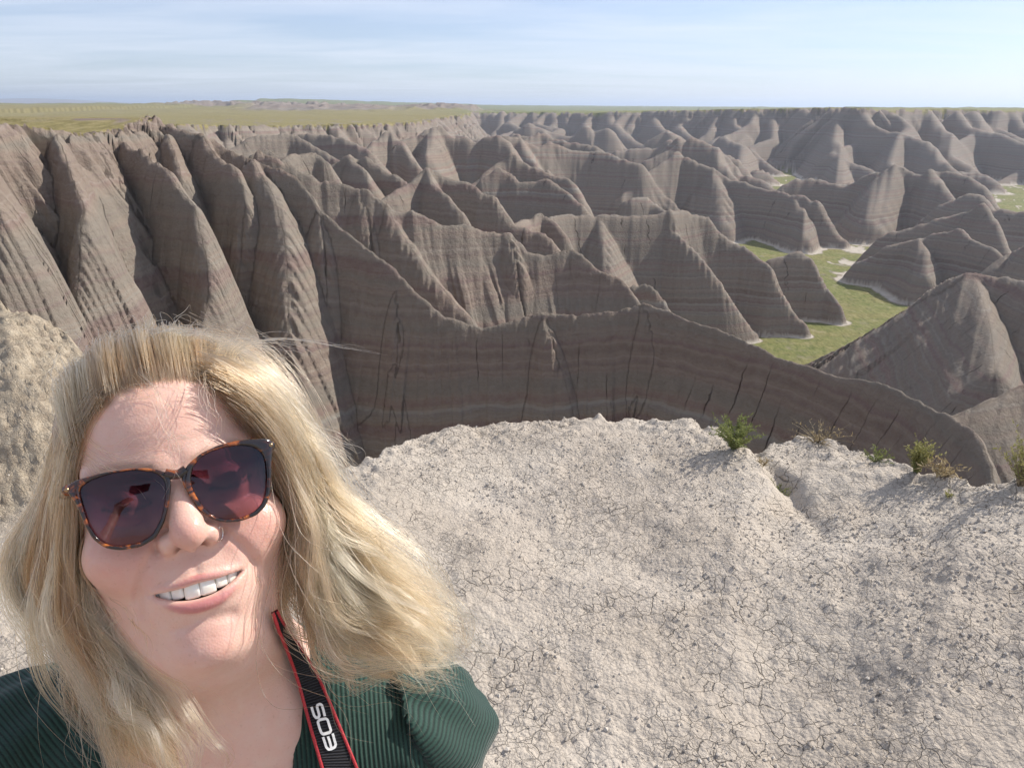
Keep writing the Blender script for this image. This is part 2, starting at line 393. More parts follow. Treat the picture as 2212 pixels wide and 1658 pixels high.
ridge([(936, 280, 200), (930, 310, 188), (920, 340, 178)], slope=1.1, amp=0.3)
ridge([(1014, 396, 142), (1060, 365, 147), (1090, 340, 150), (1106, 332, 151), (1138, 354, 149), (1180, 374, 146), (1216, 382, 144), (1237, 396, 142), (1255, 431, 138)], slope=1.25, amp=0.3, jag=0.003)
ridge([(1040, 388, 130), (1060, 375, 131), (1079, 360, 132), (1095, 369, 131.5), (1119, 393, 130), (1140, 393, 130), (1175, 388, 130), (1200, 397, 129), (1228, 418, 127), (1255, 440, 124)], slope=1.3, amp=0.3, jag=0.003)
ridge([(1088, 294, 240), (1124, 297, 242), (1145, 308, 242), (1163, 318, 242), (1188, 307, 246), (1223, 321, 246), (1258, 328, 246), (1279, 328, 246), (1315, 332, 244), (1340, 342, 240), (1379, 353, 235)], slope=1.0, amp=0.34, jag=0.004)
ridge([(1124, 297, 242), (1140, 330, 225), (1160, 360, 212), (1180, 372, 205)], slope=1.2, amp=0.3)
ridge([(1130, 300, 330), (1166, 281, 338), (1195, 297, 335), (1240, 308, 330), (1290, 318, 322)], slope=0.95, amp=0.36, jag=0.004)
ridge([(1360, 430, 170), (1400, 425, 172), (1420, 440, 170), (1450, 462, 166)], slope=1.1, amp=0.3)
# --- bench on the left and the far table land
plateau([(300, 268, 92), (380, 269, 160), (450, 269, 215), (560, 270, 235), (700, 270, 262), (800, 269, 285), (890, 266, 320), (950, 256, 430), (1000, 249, 620)],
        [(-60, 1500, -2.0), (-900, 1600, -2.0), (-700, 300, -2.5), (-110, 45, -3.2)], slope=1.7, amp=0.80, rnd=0.0005, seg=6, lam=0.4, nearw=0.02, ind=(6, 9))
plateau([(820, 243, 1150), (960, 243, 900), (1100, 243, 800), (1240, 243, 700), (1400, 240, 640), (1560, 237, 580), (1700, 235.5, 540), (1800, 233.5, 505), (1880, 233, 490), (1935, 237, 505), (2060, 238, 560), (2212, 239, 590), (2420, 240, 560)],
        [(1500, 900, -1.5), (2500, 30000, -1.5), (-2500, 30000, -1.5), (-700, 1900, -1.5)], slope=1.45, amp=0.80, rnd=0.0005, seg=6, lam=0.30, nearw=0.02, ind=(11, 17))
# spurs thrown out by the far table land and the bench
rs = np.random.default_rng(11)
def spurs(pts, n, reach, drop, depth=0.9, slope=1.0):
    a = np.array(pts, float)
    P = at_range(a[:, 0], a[:, 1], a[:, 2])
    arc = np.concatenate([[0], np.cumsum(np.linalg.norm(np.diff(P[:, :2], axis=0), axis=1))])
    for k in range(n):
        s = (k + rs.uniform(0.2, 0.8)) / n * arc[-1]
        p = np.array([np.interp(s, arc, P[:, j]) for j in range(3)])
        rad = p[:2] / np.hypot(*p[:2]); tan = np.array([rad[1], -rad[0]])
        L = reach * rs.uniform(0.45, 1.25); lean = rs.uniform(-0.2, 0.55)
        q = [p + np.array([*(rad * 6), -0.3])]
        zf = FLOOR + (1 - depth) * 20
        for t in (0.18, 0.4, 0.65, 1.0):
            pos = p[:2] - rad * L * t + tan * lean * L * t + tan * rs.normal(0, 0.05 * L)
            z = p[2] + (zf - p[2]) * (t ** 0.72) * (1 + rs.normal(0, 0.06)) + (3.0 * rs.random() if t in (0.4, 0.65) else 0)
            q.append(np.array([*pos, min(z, p[2] - 0.5)]))
        ridge_xyz(np.array(q), slope=slope * rs.uniform(0.9, 1.3), amp=0.3, jag=0.003, seg=2)
spurs([(1000, 243, 860), (1240, 243, 700), (1400, 240, 640), (1560, 237, 580), (1700, 235.5, 540), (1880, 233, 490), (1935, 237, 505), (2212, 239, 590), (2400, 240, 560)], 38, 130, 1)
spurs([(380, 269, 198), (560, 270, 235), (700, 270, 262), (890, 266, 320), (950, 256, 430)], 26, 60, 1, depth=0.6, slope=1.1)
# low outliers on the valley floor in front of the far wall and fill between
for k in range(26):
    if k < 8: px, rho, h = rs.uniform(1600, 2230), rs.uniform(300, 420), rs.uniform(5, 12)
    elif k < 18: px, rho, h = rs.uniform(1000, 1560), rs.uniform(290, 560), rs.uniform(12, 25)
    else: px, rho, h = rs.uniform(900, 1300), rs.uniform(380, 700), rs.uniform(14, 27)
    d = camray(px, 300.); az = math.atan2(d[0], d[1])
    c = np.array([math.sin(az) * rho, math.cos(az) * rho])
    th = az + R(90) + rs.normal(0, 0.5); L = h * rs.uniform(1.3, 2.6)
    u = np.array([math.sin(th), math.cos(th)])
    q = []
    for t in (-1, -0.5, -0.1, 0.3, 0.65, 1):
        q.append([*(c + u * L * t + rs.normal(0, 0.08 * L, 2)), FLOOR + h * (1 - abs(t) ** 1.3 * 0.95) + rs.normal(0, 0.08 * h)])
    ridge_xyz(np.array(q), slope=rs.uniform(0.8, 1.15), amp=0.3, jag=0.004, seg=2)
    if rs.random() < 0.7:
        e = c - c / rho * L * 0.7 + u * rs.normal(0, 0.4 * L)
        ridge_xyz(np.array([[*c, FLOOR + h * 0.95], [*((c + e) / 2), FLOOR + h * 0.55], [*e, FLOOR]]), slope=1.0, amp=0.3, seg=2)

def terrain_height(X, Y, full=True):
    shp = X.shape
    X = X.ravel(); Y = Y.ravel()
    rho = np.hypot(X, Y)
    fl = FLOOR + 0.25 * fbm2(X / 30, Y / 30, 3, 91)
    HR = np.full(X.shape, -1e3); H = fl.copy(); ARC = np.zeros_like(X); RAD = np.full(X.shape, 50.0); TOP = np.zeros_like(X); SC = np.maximum(rho, 10.0)
    for r in RIDGES:
        P = r['P']; zmax = P[:, 2].max()
        reach = (zmax - FLOOR) / (r['slope'] * (1 - r['amp'] * 0.75)) * 1.1 + 3
        m = (X > P[:, 0].min() - reach) & (X < P[:, 0].max() + reach) & (Y > P[:, 1].min() - reach) & (Y < P[:, 1].max() + reach)
        idx = np.nonzero(m)[0]
        if not len(idx): continue
        x = X[idx]; y = Y[idx]
        A = P; B = np.roll(P, -1, axis=0)
        n = len(P) if r['poly'] else len(P) - 1
        bestd = np.full(len(idx), 1e18); best = np.full(len(idx), -1e9); barc = np.zeros(len(idx)); brad = np.zeros(len(idx)); bz = np.zeros(len(idx)); brho = np.zeros(len(idx)); bcs = np.zeros(len(idx))
        inside = np.zeros(len(idx), bool)
        for k in range(n):
            a = A[k]; b = B[k]
            dx, dy = b[0] - a[0], b[1] - a[1]; L2 = dx * dx + dy * dy + 1e-9; L = math.sqrt(L2)
            tt = ((x - a[0]) * dx + (y - a[1]) * dy) / L2
            t = np.clip(tt, 0, 1)
            qx = x - (a[0] + t * dx); qy = y - (a[1] + t * dy)
            d2 = qx * qx + qy * qy
            z = a[2] + t * (b[2] - a[2])
            if r['poly']:
                up = d2 < bestd
                if (a[1] > b[1]) != (b[1] > a[1]) or a[1] != b[1]:
                    cr_ = ((a[1] > y) != (b[1] > y)) & (x < (b[0] - a[0]) * (y - a[1]) / (b[1] - a[1] + 1e-12) + a[0])
                    inside ^= cr_
                val = d2
                bestd = np.where(up, d2, bestd)
            else:
                h0 = z - r['slope'] * np.sqrt(d2)
                up = h0 > best
                best = np.where(up, h0, best)
            side = np.sign((x - a[0]) * dy - (y - a[1]) * dx)
            over = np.where((tt < 0) & (k == 0), tt, np.where((tt > 1) & (k == n - 1), tt - 1, 0)) * L
            ang = np.arctan2(over, np.sqrt(np.maximum(d2 - over ** 2, 1e-9)))
            ar = r['arc'][k] + t * L + ang * 0.10 * r['rho'] + side * 517.0
            barc = np.where(up, ar, barc); bz = np.where(up, z, bz)
            brad = np.where(up, np.sqrt(d2), brad)
            bcs = np.where(up, abs(b[2] - a[2]) / L, bcs)
            if r['slope2']: brho = np.where(up, np.hypot(a[0] + t * dx, a[1] + t * dy), brho)
        S = r['rho'] * r['lam']; sd = r['sd']
        if r['poly']:
            # gullies bite back into the rim
            A_, lw = r['ind']
            if A_:
                w1 = 1 - np.abs(noise1(barc / lw + 0.35 * noise2(x / lw, y / lw, sd + 9), sd + 7)); w2 = 1 - np.abs(noise1(barc / (0.37 * lw), sd + 8))
                cutb = A_ * (w1 ** 3 + 0.45 * w2 ** 3)
                dsg = np.where(inside, -brad, brad) + cutb - A_ * 0.35
                inside = dsg < 0
                brad = np.maximum(dsg, 0)
            else:
                brad = np.where(inside, 0, brad)
        # gullies and ribs run down from the crest; small ones die out into bigger ones
        g = noise1(barc / (0.11 * S), sd + 2)
        g2 = noise1(barc / (0.034 * S), sd + 3); g3 = noise1(barc / (0.013 * S), sd + 4)
        rib = 0.60 * (1 - 2 * np.abs(g)) + 0.22 * (1 - 2 * np.abs(g2)) + 0.10 * (1 - 2 * np.abs(g3))
        warp = 0.25 * fbm2(x / (0.06 * S), y / (0.06 * S), 2, sd + 6)
        s0 = r['slope']
        cs = bcs
        rib = rib * np.clip(1.25 - cs / r['slope'] * 2.3, 0.10, 1)
        if r['slope2']:
            s0 = np.where(rho[idx] > brho, r['slope2'], s0)
        s = s0 * (1 - r['amp'] * (rib + warp * 0.6))
        near = smooth(0, r.get('nearw', 0.075) * S, brad)
        s = np.maximum(s, 0.55 * s0)
        s = s0 * (1 - near) + s * near
        rd = r['rnd']
        h = bz - s * (np.sqrt(brad ** 2 + rd ** 2) - rd)
        if r['poly']:
            h = np.where(inside, bz + 0.004 * np.minimum(rho[idx], 1500) * 0.3 * fbm2(x / 45, y / 45, 3, sd), h)
        HR[idx] = np.maximum(HR[idx], h)
        up = h > H[idx]
        ii = idx[up]
        H[ii] = h[up]; ARC[ii] = barc[up] / S; RAD[ii] = brad[up]; SC[ii] = S
        TOP[ii] = (inside[up] if r['poly'] else 0)
    if full:
        # blocky weathering and crumbly relief
        wk = 1 - TOP
        on = (H > fl + 0.3)
        H = H + np.where(on, wk * 0.0022 * np.minimum(rho, 300) * fbm2(X / (0.012 * rho + .05), Y / (0.012 * rho + .05), 3, 55), 0)
        lump = np.exp(-np.maximum(0.5 - H, 0) / 3.2) * (rho < 60) * wk
        H = H + np.where(on, lump * 0.27 * fbm2(X / 0.9, Y / 0.9, 3, 57, 0.6), 0)
        # harder layers stand out as small ledges
        led = noise1(H / 1.35, 300) + 0.5 * noise1(H / 0.5, 301)
        H = H + np.where(on, wk * 0.10 * led * smooth(0.2, 1.5, RAD), 0)
    return [a.reshape(shp) for a in (H, ARC, RAD, TOP, fl, fl - HR)]

if want('terrain'):
    NC, NR = 1050, 830
    az = np.linspace(R(-47), R(46), NC)
    # pass 1: coarse heights, to place rows where the surface is steep
    rc = np.exp(np.linspace(math.log(13), math.log(1500), 700))
    ca = az[::10]
    XX = np.sin(ca)[:, None] * rc; YY = np.cos(ca)[:, None] * rc
    Hc = terrain_height(XX, YY, False)[0]
    el = np.arctan2(Hc - CAMZ, rc[None])
    runmax = np.maximum.accumulate(el, axis=1)
    vis = np.exp(-np.clip(runmax - el, 0, 1) * 90)
    dens = np.abs(np.diff(np.log(rc)))[None] * 0.22 + np.hypot(np.diff(el, axis=1), 0.1 * np.diff(np.log(rc))[None]) * (0.12 + 1.6 * vis[:, 1:])
    for _ in range(8):
        dens = (dens + np.roll(dens, 1, 0) + np.roll(dens, -1, 0)) / 3
    cum = np.concatenate([np.zeros((len(ca), 1)), np.cumsum(dens, axis=1)], 1)
    cum /= cum[:, -1:]
    rows = np.linspace(0, 1, NR - 30)
    lr = np.stack([np.interp(rows, c, np.log(rc)) for c in cum])            # coarse columns x rows
    fc = np.linspace(0, len(ca) - 1, NC); i0 = np.minimum(fc.astype(int), len(ca) - 2); ft = (fc - i0)[:, None]
    lr = lr[i0] * (1 - ft) + lr[i0 + 1] * ft
    rr = np.exp(lr)
    rr = np.concatenate([rr, np.broadcast_to(np.exp(np.linspace(math.log(1500), math.log(40000), 31))[1:], (NC, 30))], 1)
    X = np.sin(az)[:, None] * rr; Y = np.cos(az)[:, None] * rr
    H = np.zeros_like(X); ARC = H.copy(); RAD = H.copy(); TOP = H.copy(); FL = H.copy(); GAP = H.copy()
    for c in range(0, NC, 105):
        s = slice(c, c + 105)
        H[s], ARC[s], RAD[s], TOP[s], FL[s], GAP[s] = terrain_height(X[s], Y[s])
    # distant swells of the plain and the pale broken ground on the bench
    def bump2(px, rho, w, h, dw):
        d = camray(px, 230.); a = math.atan2(d[0], d[1])
        return h * np.exp(-((np.arctan2(X, Y) - a) / w) ** 2 - ((rr - rho) / dw) ** 2)
    far = smooth(600, 1500, rr)
    H += far * (2.2 * fbm2(X / 900, Y / 900, 3, 401))
    H += bump2(570, 2600, 0.10, 12, 900) + bump2(780, 3200, 0.14, 13, 900) + bump2(260, 3000, 0.12, 11, 900) + bump2(40, 9000, 0.10, 52, 2500) + bump2(200, 9500, 0.12, 30, 2500)
    brk = np.zeros_like(H)
    for px, rho, w, dw, hh in ((800, 1100, 0.16, 170, 3.2), (560, 1250, 0.12, 120, 4.2), (690, 900, 0.10, 90, 2.6), (450, 1400, 0.06, 120, 3), (960, 1000, 0.05, 100, 3)):
        d = camray(px, 230.); a = math.atan2(d[0], d[1])
        m = np.exp(-((np.arctan2(X, Y) - a) / w) ** 4 - ((rr - rho) / dw) ** 4)
        brk = np.maximum(brk, m)
        H += m * hh * np.clip(0.35 + (1 - 2 * np.abs(fbm2(X / 26, Y / 60, 3, 411))), 0, 1.2)
    # slope for the grass
    dHr = np.gradient(H, axis=1) / np.maximum(np.gradient(rr, axis=1), 1e-3)
    dHa = np.gradient(H, axis=0) / (rr * (az[1] - az[0]))
    sl = np.hypot(dHr, dHa)
    pat = fbm2(X / 7, Y / 11, 4, 501)
    onfl = smooth(0.5, 0.15, H - FL)
    gfloor = onfl * smooth(-1.15, -0.75, pat + 0.25 * fbm2(X / 40, Y / 40, 2, 510))
    trk = np.abs(fbm2(X / 60 + 0.25 * noise2(X / 9, Y / 9, 531), Y / 75, 2, 533))
    foot_w = smooth(0.5, 2.4, GAP * np.clip(140 / rr, 0.5, 1.3) + 0.9 * fbm2(X / 4, Y / 6, 3, 535))
    gfloor = gfloor * smooth(0.006, 0.032, trk) * foot_w * (0.72 + 0.28 * smooth(-0.6, 0.1, fbm2(X / 3.2, Y / 6.5, 3, 537)))
    # bare pale wash along the foot of the slopes
    from_foot = H * 0
    gtop = TOP * np.where(rr > 130, 1.0, smooth(0.9, 0.4, sl)) * np.where(rr > 400, 1.0, smooth(-0.75, -0.1, fbm2(X / 3.0, Y / 5.0, 3, 520) + 0.2 * (rr > 130))) * (1 - brk)
    grass = np.clip(gfloor + gtop, 0, 1)
    azz = np.arctan2(X, Y)
    lside = smooth(-0.02, -0.12, azz)
    lush = 0.08 + lside * (0.06 * smooth(100, 200, rr) + 0.80 * smooth(800, 1900, rr)) + (1 - lside) * 0.82 * smooth(300, 900, rr)
    lush = np.where(onfl > 0.5, 0.80, lush)
    # painted rill cracks only where the fall lines run evenly side by side
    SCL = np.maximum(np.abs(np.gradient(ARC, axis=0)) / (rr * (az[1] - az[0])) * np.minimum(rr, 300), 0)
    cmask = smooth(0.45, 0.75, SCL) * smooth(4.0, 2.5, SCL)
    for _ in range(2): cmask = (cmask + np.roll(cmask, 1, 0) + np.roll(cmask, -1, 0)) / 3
    V = np.stack([X, Y, H], -1).reshape(-1, 3)
    TERRAIN_V = V
    n = NT('badlands_clay')
    pos = n.geo(); px = n.xyz(pos)
    arc = n.attr('arc'); rad = n.attr('rad'); gr = n.attr('grass'); lu = n.attr('lush'); wash = n.attr('wash')
    # strata: bands of one height, gently warped
    wz = n.math('ADD', px[2], n.math('MULTIPLY', n.math('SUBTRACT', n.noise(pos, 0.045, 3, 0.5), 0.5), 3.0))
    wz = n.math('ADD', wz, n.math('MULTIPLY', n.math('SUBTRACT', n.noise(pos, 0.9, 3, 0.6), 0.5), 0.5))
    b1 = n.noise(wz, 0.34, 2, 0.6, dim='1D'); b2 = n.noise(n.math('ADD', wz, 91.7), 1.15, 2, 0.6, dim='1D'); b3 = n.noise(n.math('ADD', wz, 33.1), 3.6, 1, 0.5, dim='1D')
    base = n.ramp(b1, [(0.25, (0.168, 0.123, 0.100)), (0.40, (0.223, 0.177, 0.140)), (0.50, (0.191, 0.164, 0.135)), (0.58, (0.233, 0.183, 0.145)), (0.70, (0.173, 0.130, 0.106))])
    base = n.mix(n.rng(b2, 0.52, 0.70, 0.0, 0.75), base, (0.192, 0.130, 0.113))
    base = n.mix(n.rng(b2, 0.36, 0.24), base, (0.245, 0.230, 0.198))
    base = n.mix(n.math('MULTIPLY', n.rng(b3, 0.57, 0.70), 0.40), base, (0.165, 0.119, 0.113))
    base = n.mix(n.math('MULTIPLY', n.rng(b3, 0.36, 0.26), 0.35), base, (0.294, 0.254, 0.221))
    # rain streaks down the faces; rill cracks with their groove shade painted in
    st = n.noise(n.cmb(n.math('MULTIPLY', arc, 60.0), n.math('MULTIPLY', rad, 0.10), 0.0), 1.0, 4, 0.6)
    base = n.mix(n.rng(st, 0.25, 0.75, 0.0, 0.20), base, n.mix(1.0, base, (0.62, 0.60, 0.60), 'MULTIPLY'))
    dry = n.noise(pos, 2.3, 5, 0.65)
    base = n.mix(n.rng(dry, 0.35, 0.7, 0.0, 0.25), base, (0.31, 0.275, 0.22))
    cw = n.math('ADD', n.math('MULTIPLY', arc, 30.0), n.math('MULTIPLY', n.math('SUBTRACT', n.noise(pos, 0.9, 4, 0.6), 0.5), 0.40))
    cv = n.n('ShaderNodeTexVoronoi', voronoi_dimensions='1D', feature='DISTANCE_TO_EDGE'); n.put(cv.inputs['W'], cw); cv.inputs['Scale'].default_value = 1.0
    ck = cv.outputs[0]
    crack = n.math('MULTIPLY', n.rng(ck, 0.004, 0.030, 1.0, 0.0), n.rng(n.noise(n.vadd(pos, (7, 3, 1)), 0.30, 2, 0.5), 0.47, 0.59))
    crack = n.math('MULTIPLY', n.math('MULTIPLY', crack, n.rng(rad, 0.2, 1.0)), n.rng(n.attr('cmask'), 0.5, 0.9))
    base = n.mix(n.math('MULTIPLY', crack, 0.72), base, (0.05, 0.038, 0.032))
    # pale wash and grass
    base = n.mix(wash, base, n.ramp(n.noise(pos, 0.6, 5, 0.7), [(0.3, (0.36, 0.31, 0.25)), (0.7, (0.50, 0.45, 0.38))]))
    gn = n.noise(pos, 0.55, 6, 0.7); gfine = n.noise(n.vmul(pos, (1.0, 0.35, 1.0)), 1.8, 5, 0.75)
    lushc = n.ramp(gfine, [(0.30, (0.055, 0.075, 0.020)), (0.50, (0.125, 0.148, 0.040)), (0.72, (0.21, 0.205, 0.080))])
    dryc = n.ramp(gfine, [(0.30, (0.12, 0.098, 0.038)), (0.50, (0.225, 0.185, 0.078)), (0.72, (0.33, 0.27, 0.145))])
    big = n.noise(n.vmul(pos, (1.0, 1.6, 1.0)), 0.16, 4, 0.65)
    gcol = n.mix(n.math('MULTIPLY', lu, n.rng(big, 0.36, 0.56, 0.45, 1.0)), dryc, lushc)
    gcol = n.mix(n.rng(n.noise(n.vadd(pos, (5, 9, 0)), 0.4, 4, 0.7), 0.56, 0.68, 0.0, 0.55), gcol, (0.30, 0.255, 0.16))
    gm = n.rng(n.math('ADD', gr, n.math('MULTIPLY', n.math('SUBTRACT', gn, 0.5), 1.1)), 0.30, 0.72)
    gm = n.math('MULTIPLY', gm, n.rng(gr, 0.02, 0.2))
    base = n.mix(gm, base, gcol)
    # relief: rills, crumbly clay, cracks
    hgt = n.math('ADD', n.math('MULTIPLY', n.noise(pos, 3.2, 5, 0.72), 0.20), n.math('MULTIPLY', st, 0.17))
    hgt = n.math('SUBTRACT', hgt, n.math('MULTIPLY', crack, 0.25))
    hgt = n.math('ADD', hgt, n.math('MULTIPLY', b3, 0.05))
    n.bsdf(base, 0.95, n.bump(hgt, 1.0, 0.55), Specular_IOR_Level=0.15)
    washm = onfl * (1 - smooth(0.1, 0.5, grass)) * 1.0
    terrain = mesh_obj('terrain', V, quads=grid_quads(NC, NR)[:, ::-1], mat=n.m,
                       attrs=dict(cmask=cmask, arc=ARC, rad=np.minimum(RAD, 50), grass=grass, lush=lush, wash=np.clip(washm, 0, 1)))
    tag(terrain, 'banded clay ridges and gullies with a green valley floor, prairie behind', kind='structure')
# ------------------------------------------------------------------ cracked ledge underfoot
def ledge_edge():
    b = np.array([(-330, 800, 7.6), (-200, 745, 7.8), (-80, 700, 7.8), (0, 655, 7.6), (60, 672, 7.2), (130, 706, 6.7), (200, 735, 6.1), (260, 800, 5.2), (330, 900, 4.3), (450, 985, 3.75), (600, 1020, 3.5), (740, 1000, 3.5), (800, 976, 3.6), (850, 955, 3.72), (900, 938, 3.85), (960, 924, 3.95),
                  (1010, 911, 4.05), (1100, 907, 4.08), (1200, 904, 4.1), (1300, 906, 4.1), (1400, 907, 4.1), (1500, 911, 4.05), (1560, 930, 3.9), (1615, 962, 3.68), (1650, 966, 3.68), (1700, 944, 3.88), (1740, 934, 3.98),
                  (1800, 944, 3.9), (1850, 964, 3.78), (1900, 986, 3.68), (1990, 1014, 3.5), (2050, 1038, 3.38), (2110, 1052, 3.3), (2170, 1045, 3.36), (2260, 1035, 3.45), (2420, 1040, 3.5)])
    P = at_range(b[:, 0], b[:, 1], b[:, 2])
    return np.arctan2(P[:, 0], P[:, 1]), b[:, 2], P[:, 2]
EA, ER, EZ = ledge_edge()
def ledge_at(az_):
    back = np.abs(az_) > 0.9
    e = np.interp(az_, EA, ER); z = np.interp(az_, EA, EZ)
    w = smooth(EA[-1], EA[-1] + 0.6, az_) + smooth(EA[0], EA[0] - 0.6, az_)
    return e * (1 - w) + 45 * w, z * (1 - w) + 0.2 * w
def ground_z(x, y, fine=True):
    a = np.arctan2(x, y); r = np.hypot(x, y)
    e, ze = ledge_at(a)
    e = e * (1 + 0.010 * noise1(a * 40, 3) + 0.006 * noise1(a * 140, 4))
    t = r / e
    z = ze * smooth(0.35, 1.0, t)
    # shallow hollow in front of the knoll on the left, low swells elsewhere
    kn = smooth(-0.44, -0.52, a)
    z = z - kn * 0.62 * np.exp(-((r - 4.9) / 0.95) ** 2) * (r < 9)
    kd = kn * smooth(4.2, 5.4, r) * smooth(12, 8, r)
    z = z + 0.035 * fbm2(x / 0.9, y / 0.9, 3, 21) * smooth(0.3, 1.5, r)
    z = z + 0.010 * fbm2(x / 0.16, y / 0.16, 2, 23)
    # a worn runnel leading into the notch
    P0 = at_range(1790., 1095., 2.95); P1 = at_range(1700., 1010., 3.4); P2 = at_range(1632., 968., 3.68)
    for A, B in ((P0, P1), (P1, P2)):
        dx, dy = B[0] - A[0], B[1] - A[1]
        tt = np.clip(((x - A[0]) * dx + (y - A[1]) * dy) / (dx * dx + dy * dy), 0, 1)
        d = np.hypot(x - A[0] - tt * dx, y - A[1] - tt * dy)
        z = z - 0.05 * np.exp(-(d / 0.045) ** 2) * (1 if B is P2 else 0.4 + 0.6 * tt)
    if fine:
        z = z + (0.0045 + 0.009 * kd) * fbm2(x / 0.035, y / 0.035, 3, 25, 0.6)
        z = z + kd * 0.03 * fbm2(x / 0.25, y / 0.25, 3, 27)
        # crumbling lip
        lip = smooth(0.86, 1.0, t)
        z = z + lip * 0.016 * fbm2(x / 0.06, y / 0.06, 3, 29)
    over = np.maximum(r - e, 0)
    z = z - np.where(over > 0, 2.6 * (np.sqrt(over ** 2 + 0.03 ** 2) - 0.03) + 0.25 * over * (1 + 0.6 * noise1(a * 30, 8)), 0)
    return z
KNOLL = None
if want('ground'):
    azs = np.concatenate([np.linspace(-math.pi, R(-56), 40, endpoint=False), np.linspace(R(-56), R(50), 640), np.linspace(R(50), math.pi, 46)[1:]])
    e, _ = ledge_at(azs)
    front = np.exp(np.linspace(math.log(0.25), math.log(0.9), 14, endpoint=False))
    t1 = np.linspace(0, 1, 300)
    rr = np.exp(math.log(0.9) + t1[None] * (np.log(e * 0.998) - math.log(0.9))[:, None])
    cl = e[:, None] * 1.0 + np.array([0.005, 0.02, 0.05, 0.1, 0.2, 0.35, 0.6, 1.0, 1.6, 2.6, 4.0, 5.6, 8.0, 11.0])[None]
    rr = np.concatenate([np.broadcast_to(front, (len(azs), len(front))), rr, cl], 1)
    X = np.sin(azs)[:, None] * rr; Y = np.cos(azs)[:, None] * rr
    Z = ground_z(X, Y)
    nr, nc = rr.shape
    V = np.concatenate([np.stack([X, Y, Z], -1).reshape(-1, 3), [[0, 0, 0.0]]])
    cap = np.stack([np.arange(nr - 1) * nc, (np.arange(nr - 1) + 1) * nc, np.full(nr - 1, nr * nc)], 1)
    n = NT('cracked_mud')
    pos = n.geo(); p2 = n.vmul(pos, (1, 1, 0.4))
    q = n.vadd(p2, n.vmul(n.n('ShaderNodeTexNoise').outputs[1], (0, 0, 0)))
    wn_ = n.n('ShaderNodeTexNoise'); n.put(wn_.inputs['Vector'], pos); wn_.inputs['Scale'].default_value = 26; wn_.inputs['Detail'].default_value = 4
    q = n.vadd(p2, n.vmul(wn_.outputs[1], (0.035, 0.035, 0)))
    c1 = n.vor(q, 16.0, 'DISTANCE_TO_EDGE'); c2 = n.vor(n.vadd(q, (3.1, 1.7, 0)), 30.0, 'DISTANCE_TO_EDGE')
    big = n.noise(pos, 1.1, 3, 0.55); med = n.noise(pos, 6.0, 4, 0.6)
    where1 = n.rng(n.noise(pos, 1.9, 3, 0.6), 0.38, 0.56)
    where2 = n.rng(n.noise(n.vadd(pos, (9, 4, 0)), 2.6, 3, 0.6), 0.42, 0.58)
    thick = n.rng(n.noise(pos, 9.0, 2, 0.5), 0.3, 0.7, 0.008, 0.045)
    k1 = n.math('MULTIPLY', n.math('SUBTRACT', 1.0, n.math('DIVIDE', c1, thick), clamp=True), where1)
    k2 = n.math('MULTIPLY', n.math('SUBTRACT', 1.0, n.math('DIVIDE', c2, thick), clamp=True), where2)
    crack = n.math('MAXIMUM', k1, n.math('MULTIPLY', k2, 0.75))
    crumb = n.noise(pos, 55.0, 4, 0.70); crumb2 = n.vor(pos, 75.0, 'F1'); crumb3 = n.noise(pos, 160.0, 4, 0.7)
    colr = n.ramp(big, [(0.30, (0.375, 0.32, 0.26)), (0.48, (0.44, 0.38, 0.315)), (0.62, (0.48, 0.42, 0.35)), (0.75, (0.455, 0.38, 0.30))])
    colr = n.mix(n.rng(n.noise(n.vadd(pos, (4, 4, 4)), 2.2, 4, 0.6), 0.52, 0.72, 0.0, 0.7), colr, (0.53, 0.47, 0.40))
    colr = n.mix(n.rng(med, 0.60, 0.78, 0.0, 0.55), colr, (0.36, 0.305, 0.25))
    colr = n.mix(n.rng(crumb3, 0.44, 0.30, 0.0, 0.8), colr, (0.20, 0.175, 0.155))
    colr = n.mix(n.rng(crumb3, 0.58, 0.75, 0.0, 0.5), colr, (0.60, 0.55, 0.49))
    # scuffed, darker hollows
    scf = n.math('MULTIPLY', n.rng(n.noise(n.vadd(pos, (1, 7, 2)), 3.1, 3, 0.5), 0.61, 0.72), n.rng(crumb, 0.42, 0.58))
    colr = n.mix(n.math('MULTIPLY', scf, 0.65), colr, (0.20, 0.175, 0.155))
    colr = n.mix(n.math('MULTIPLY', crack, 0.78), colr, (0.075, 0.062, 0.052))
    kn_ = n.attr('knoll')
    colr = n.mix(kn_, colr, n.ramp(n.noise(pos, 14.0, 6, 0.7), [(0.3, (0.28, 0.22, 0.16)), (0.5, (0.39, 0.32, 0.235)), (0.7, (0.46, 0.39, 0.295))]))
    h = n.math('ADD', n.math('MULTIPLY', crumb, 0.011), n.math('MULTIPLY', n.math('SUBTRACT', 0.6, crumb2), 0.006))
    h = n.math('ADD', h, n.math('MULTIPLY', crumb3, 0.004))
    h = n.math('SUBTRACT', h, n.math('MULTIPLY', crack, 0.009))
    h = n.math('ADD', h, n.math('MULTIPLY', n.math('MULTIPLY', n.noise(pos, 18.0, 5, 0.65), kn_), 0.035))
    n.bsdf(colr, 0.95, n.bump(h, 0.75, 1.0), Specular_IOR_Level=0.15)
    a_ = np.arctan2(X, Y); r_ = np.hypot(X, Y)
    knoll = smooth(-0.44, -0.50, a_) * smooth(4.7, 5.1, r_ + 0.15 * noise2(X * 3, Y * 3, 31)) * smooth(14, 9, r_)
    ground = mesh_obj('ground', V, quads=grid_quads(nr, nc)[:, ::-1], tris=cap, mat=n.m, attrs=dict(knoll=np.append(knoll.ravel(), 0)))
    tag(ground, 'pale cracked mud ledge underfoot with a crumbling lip', kind='structure')

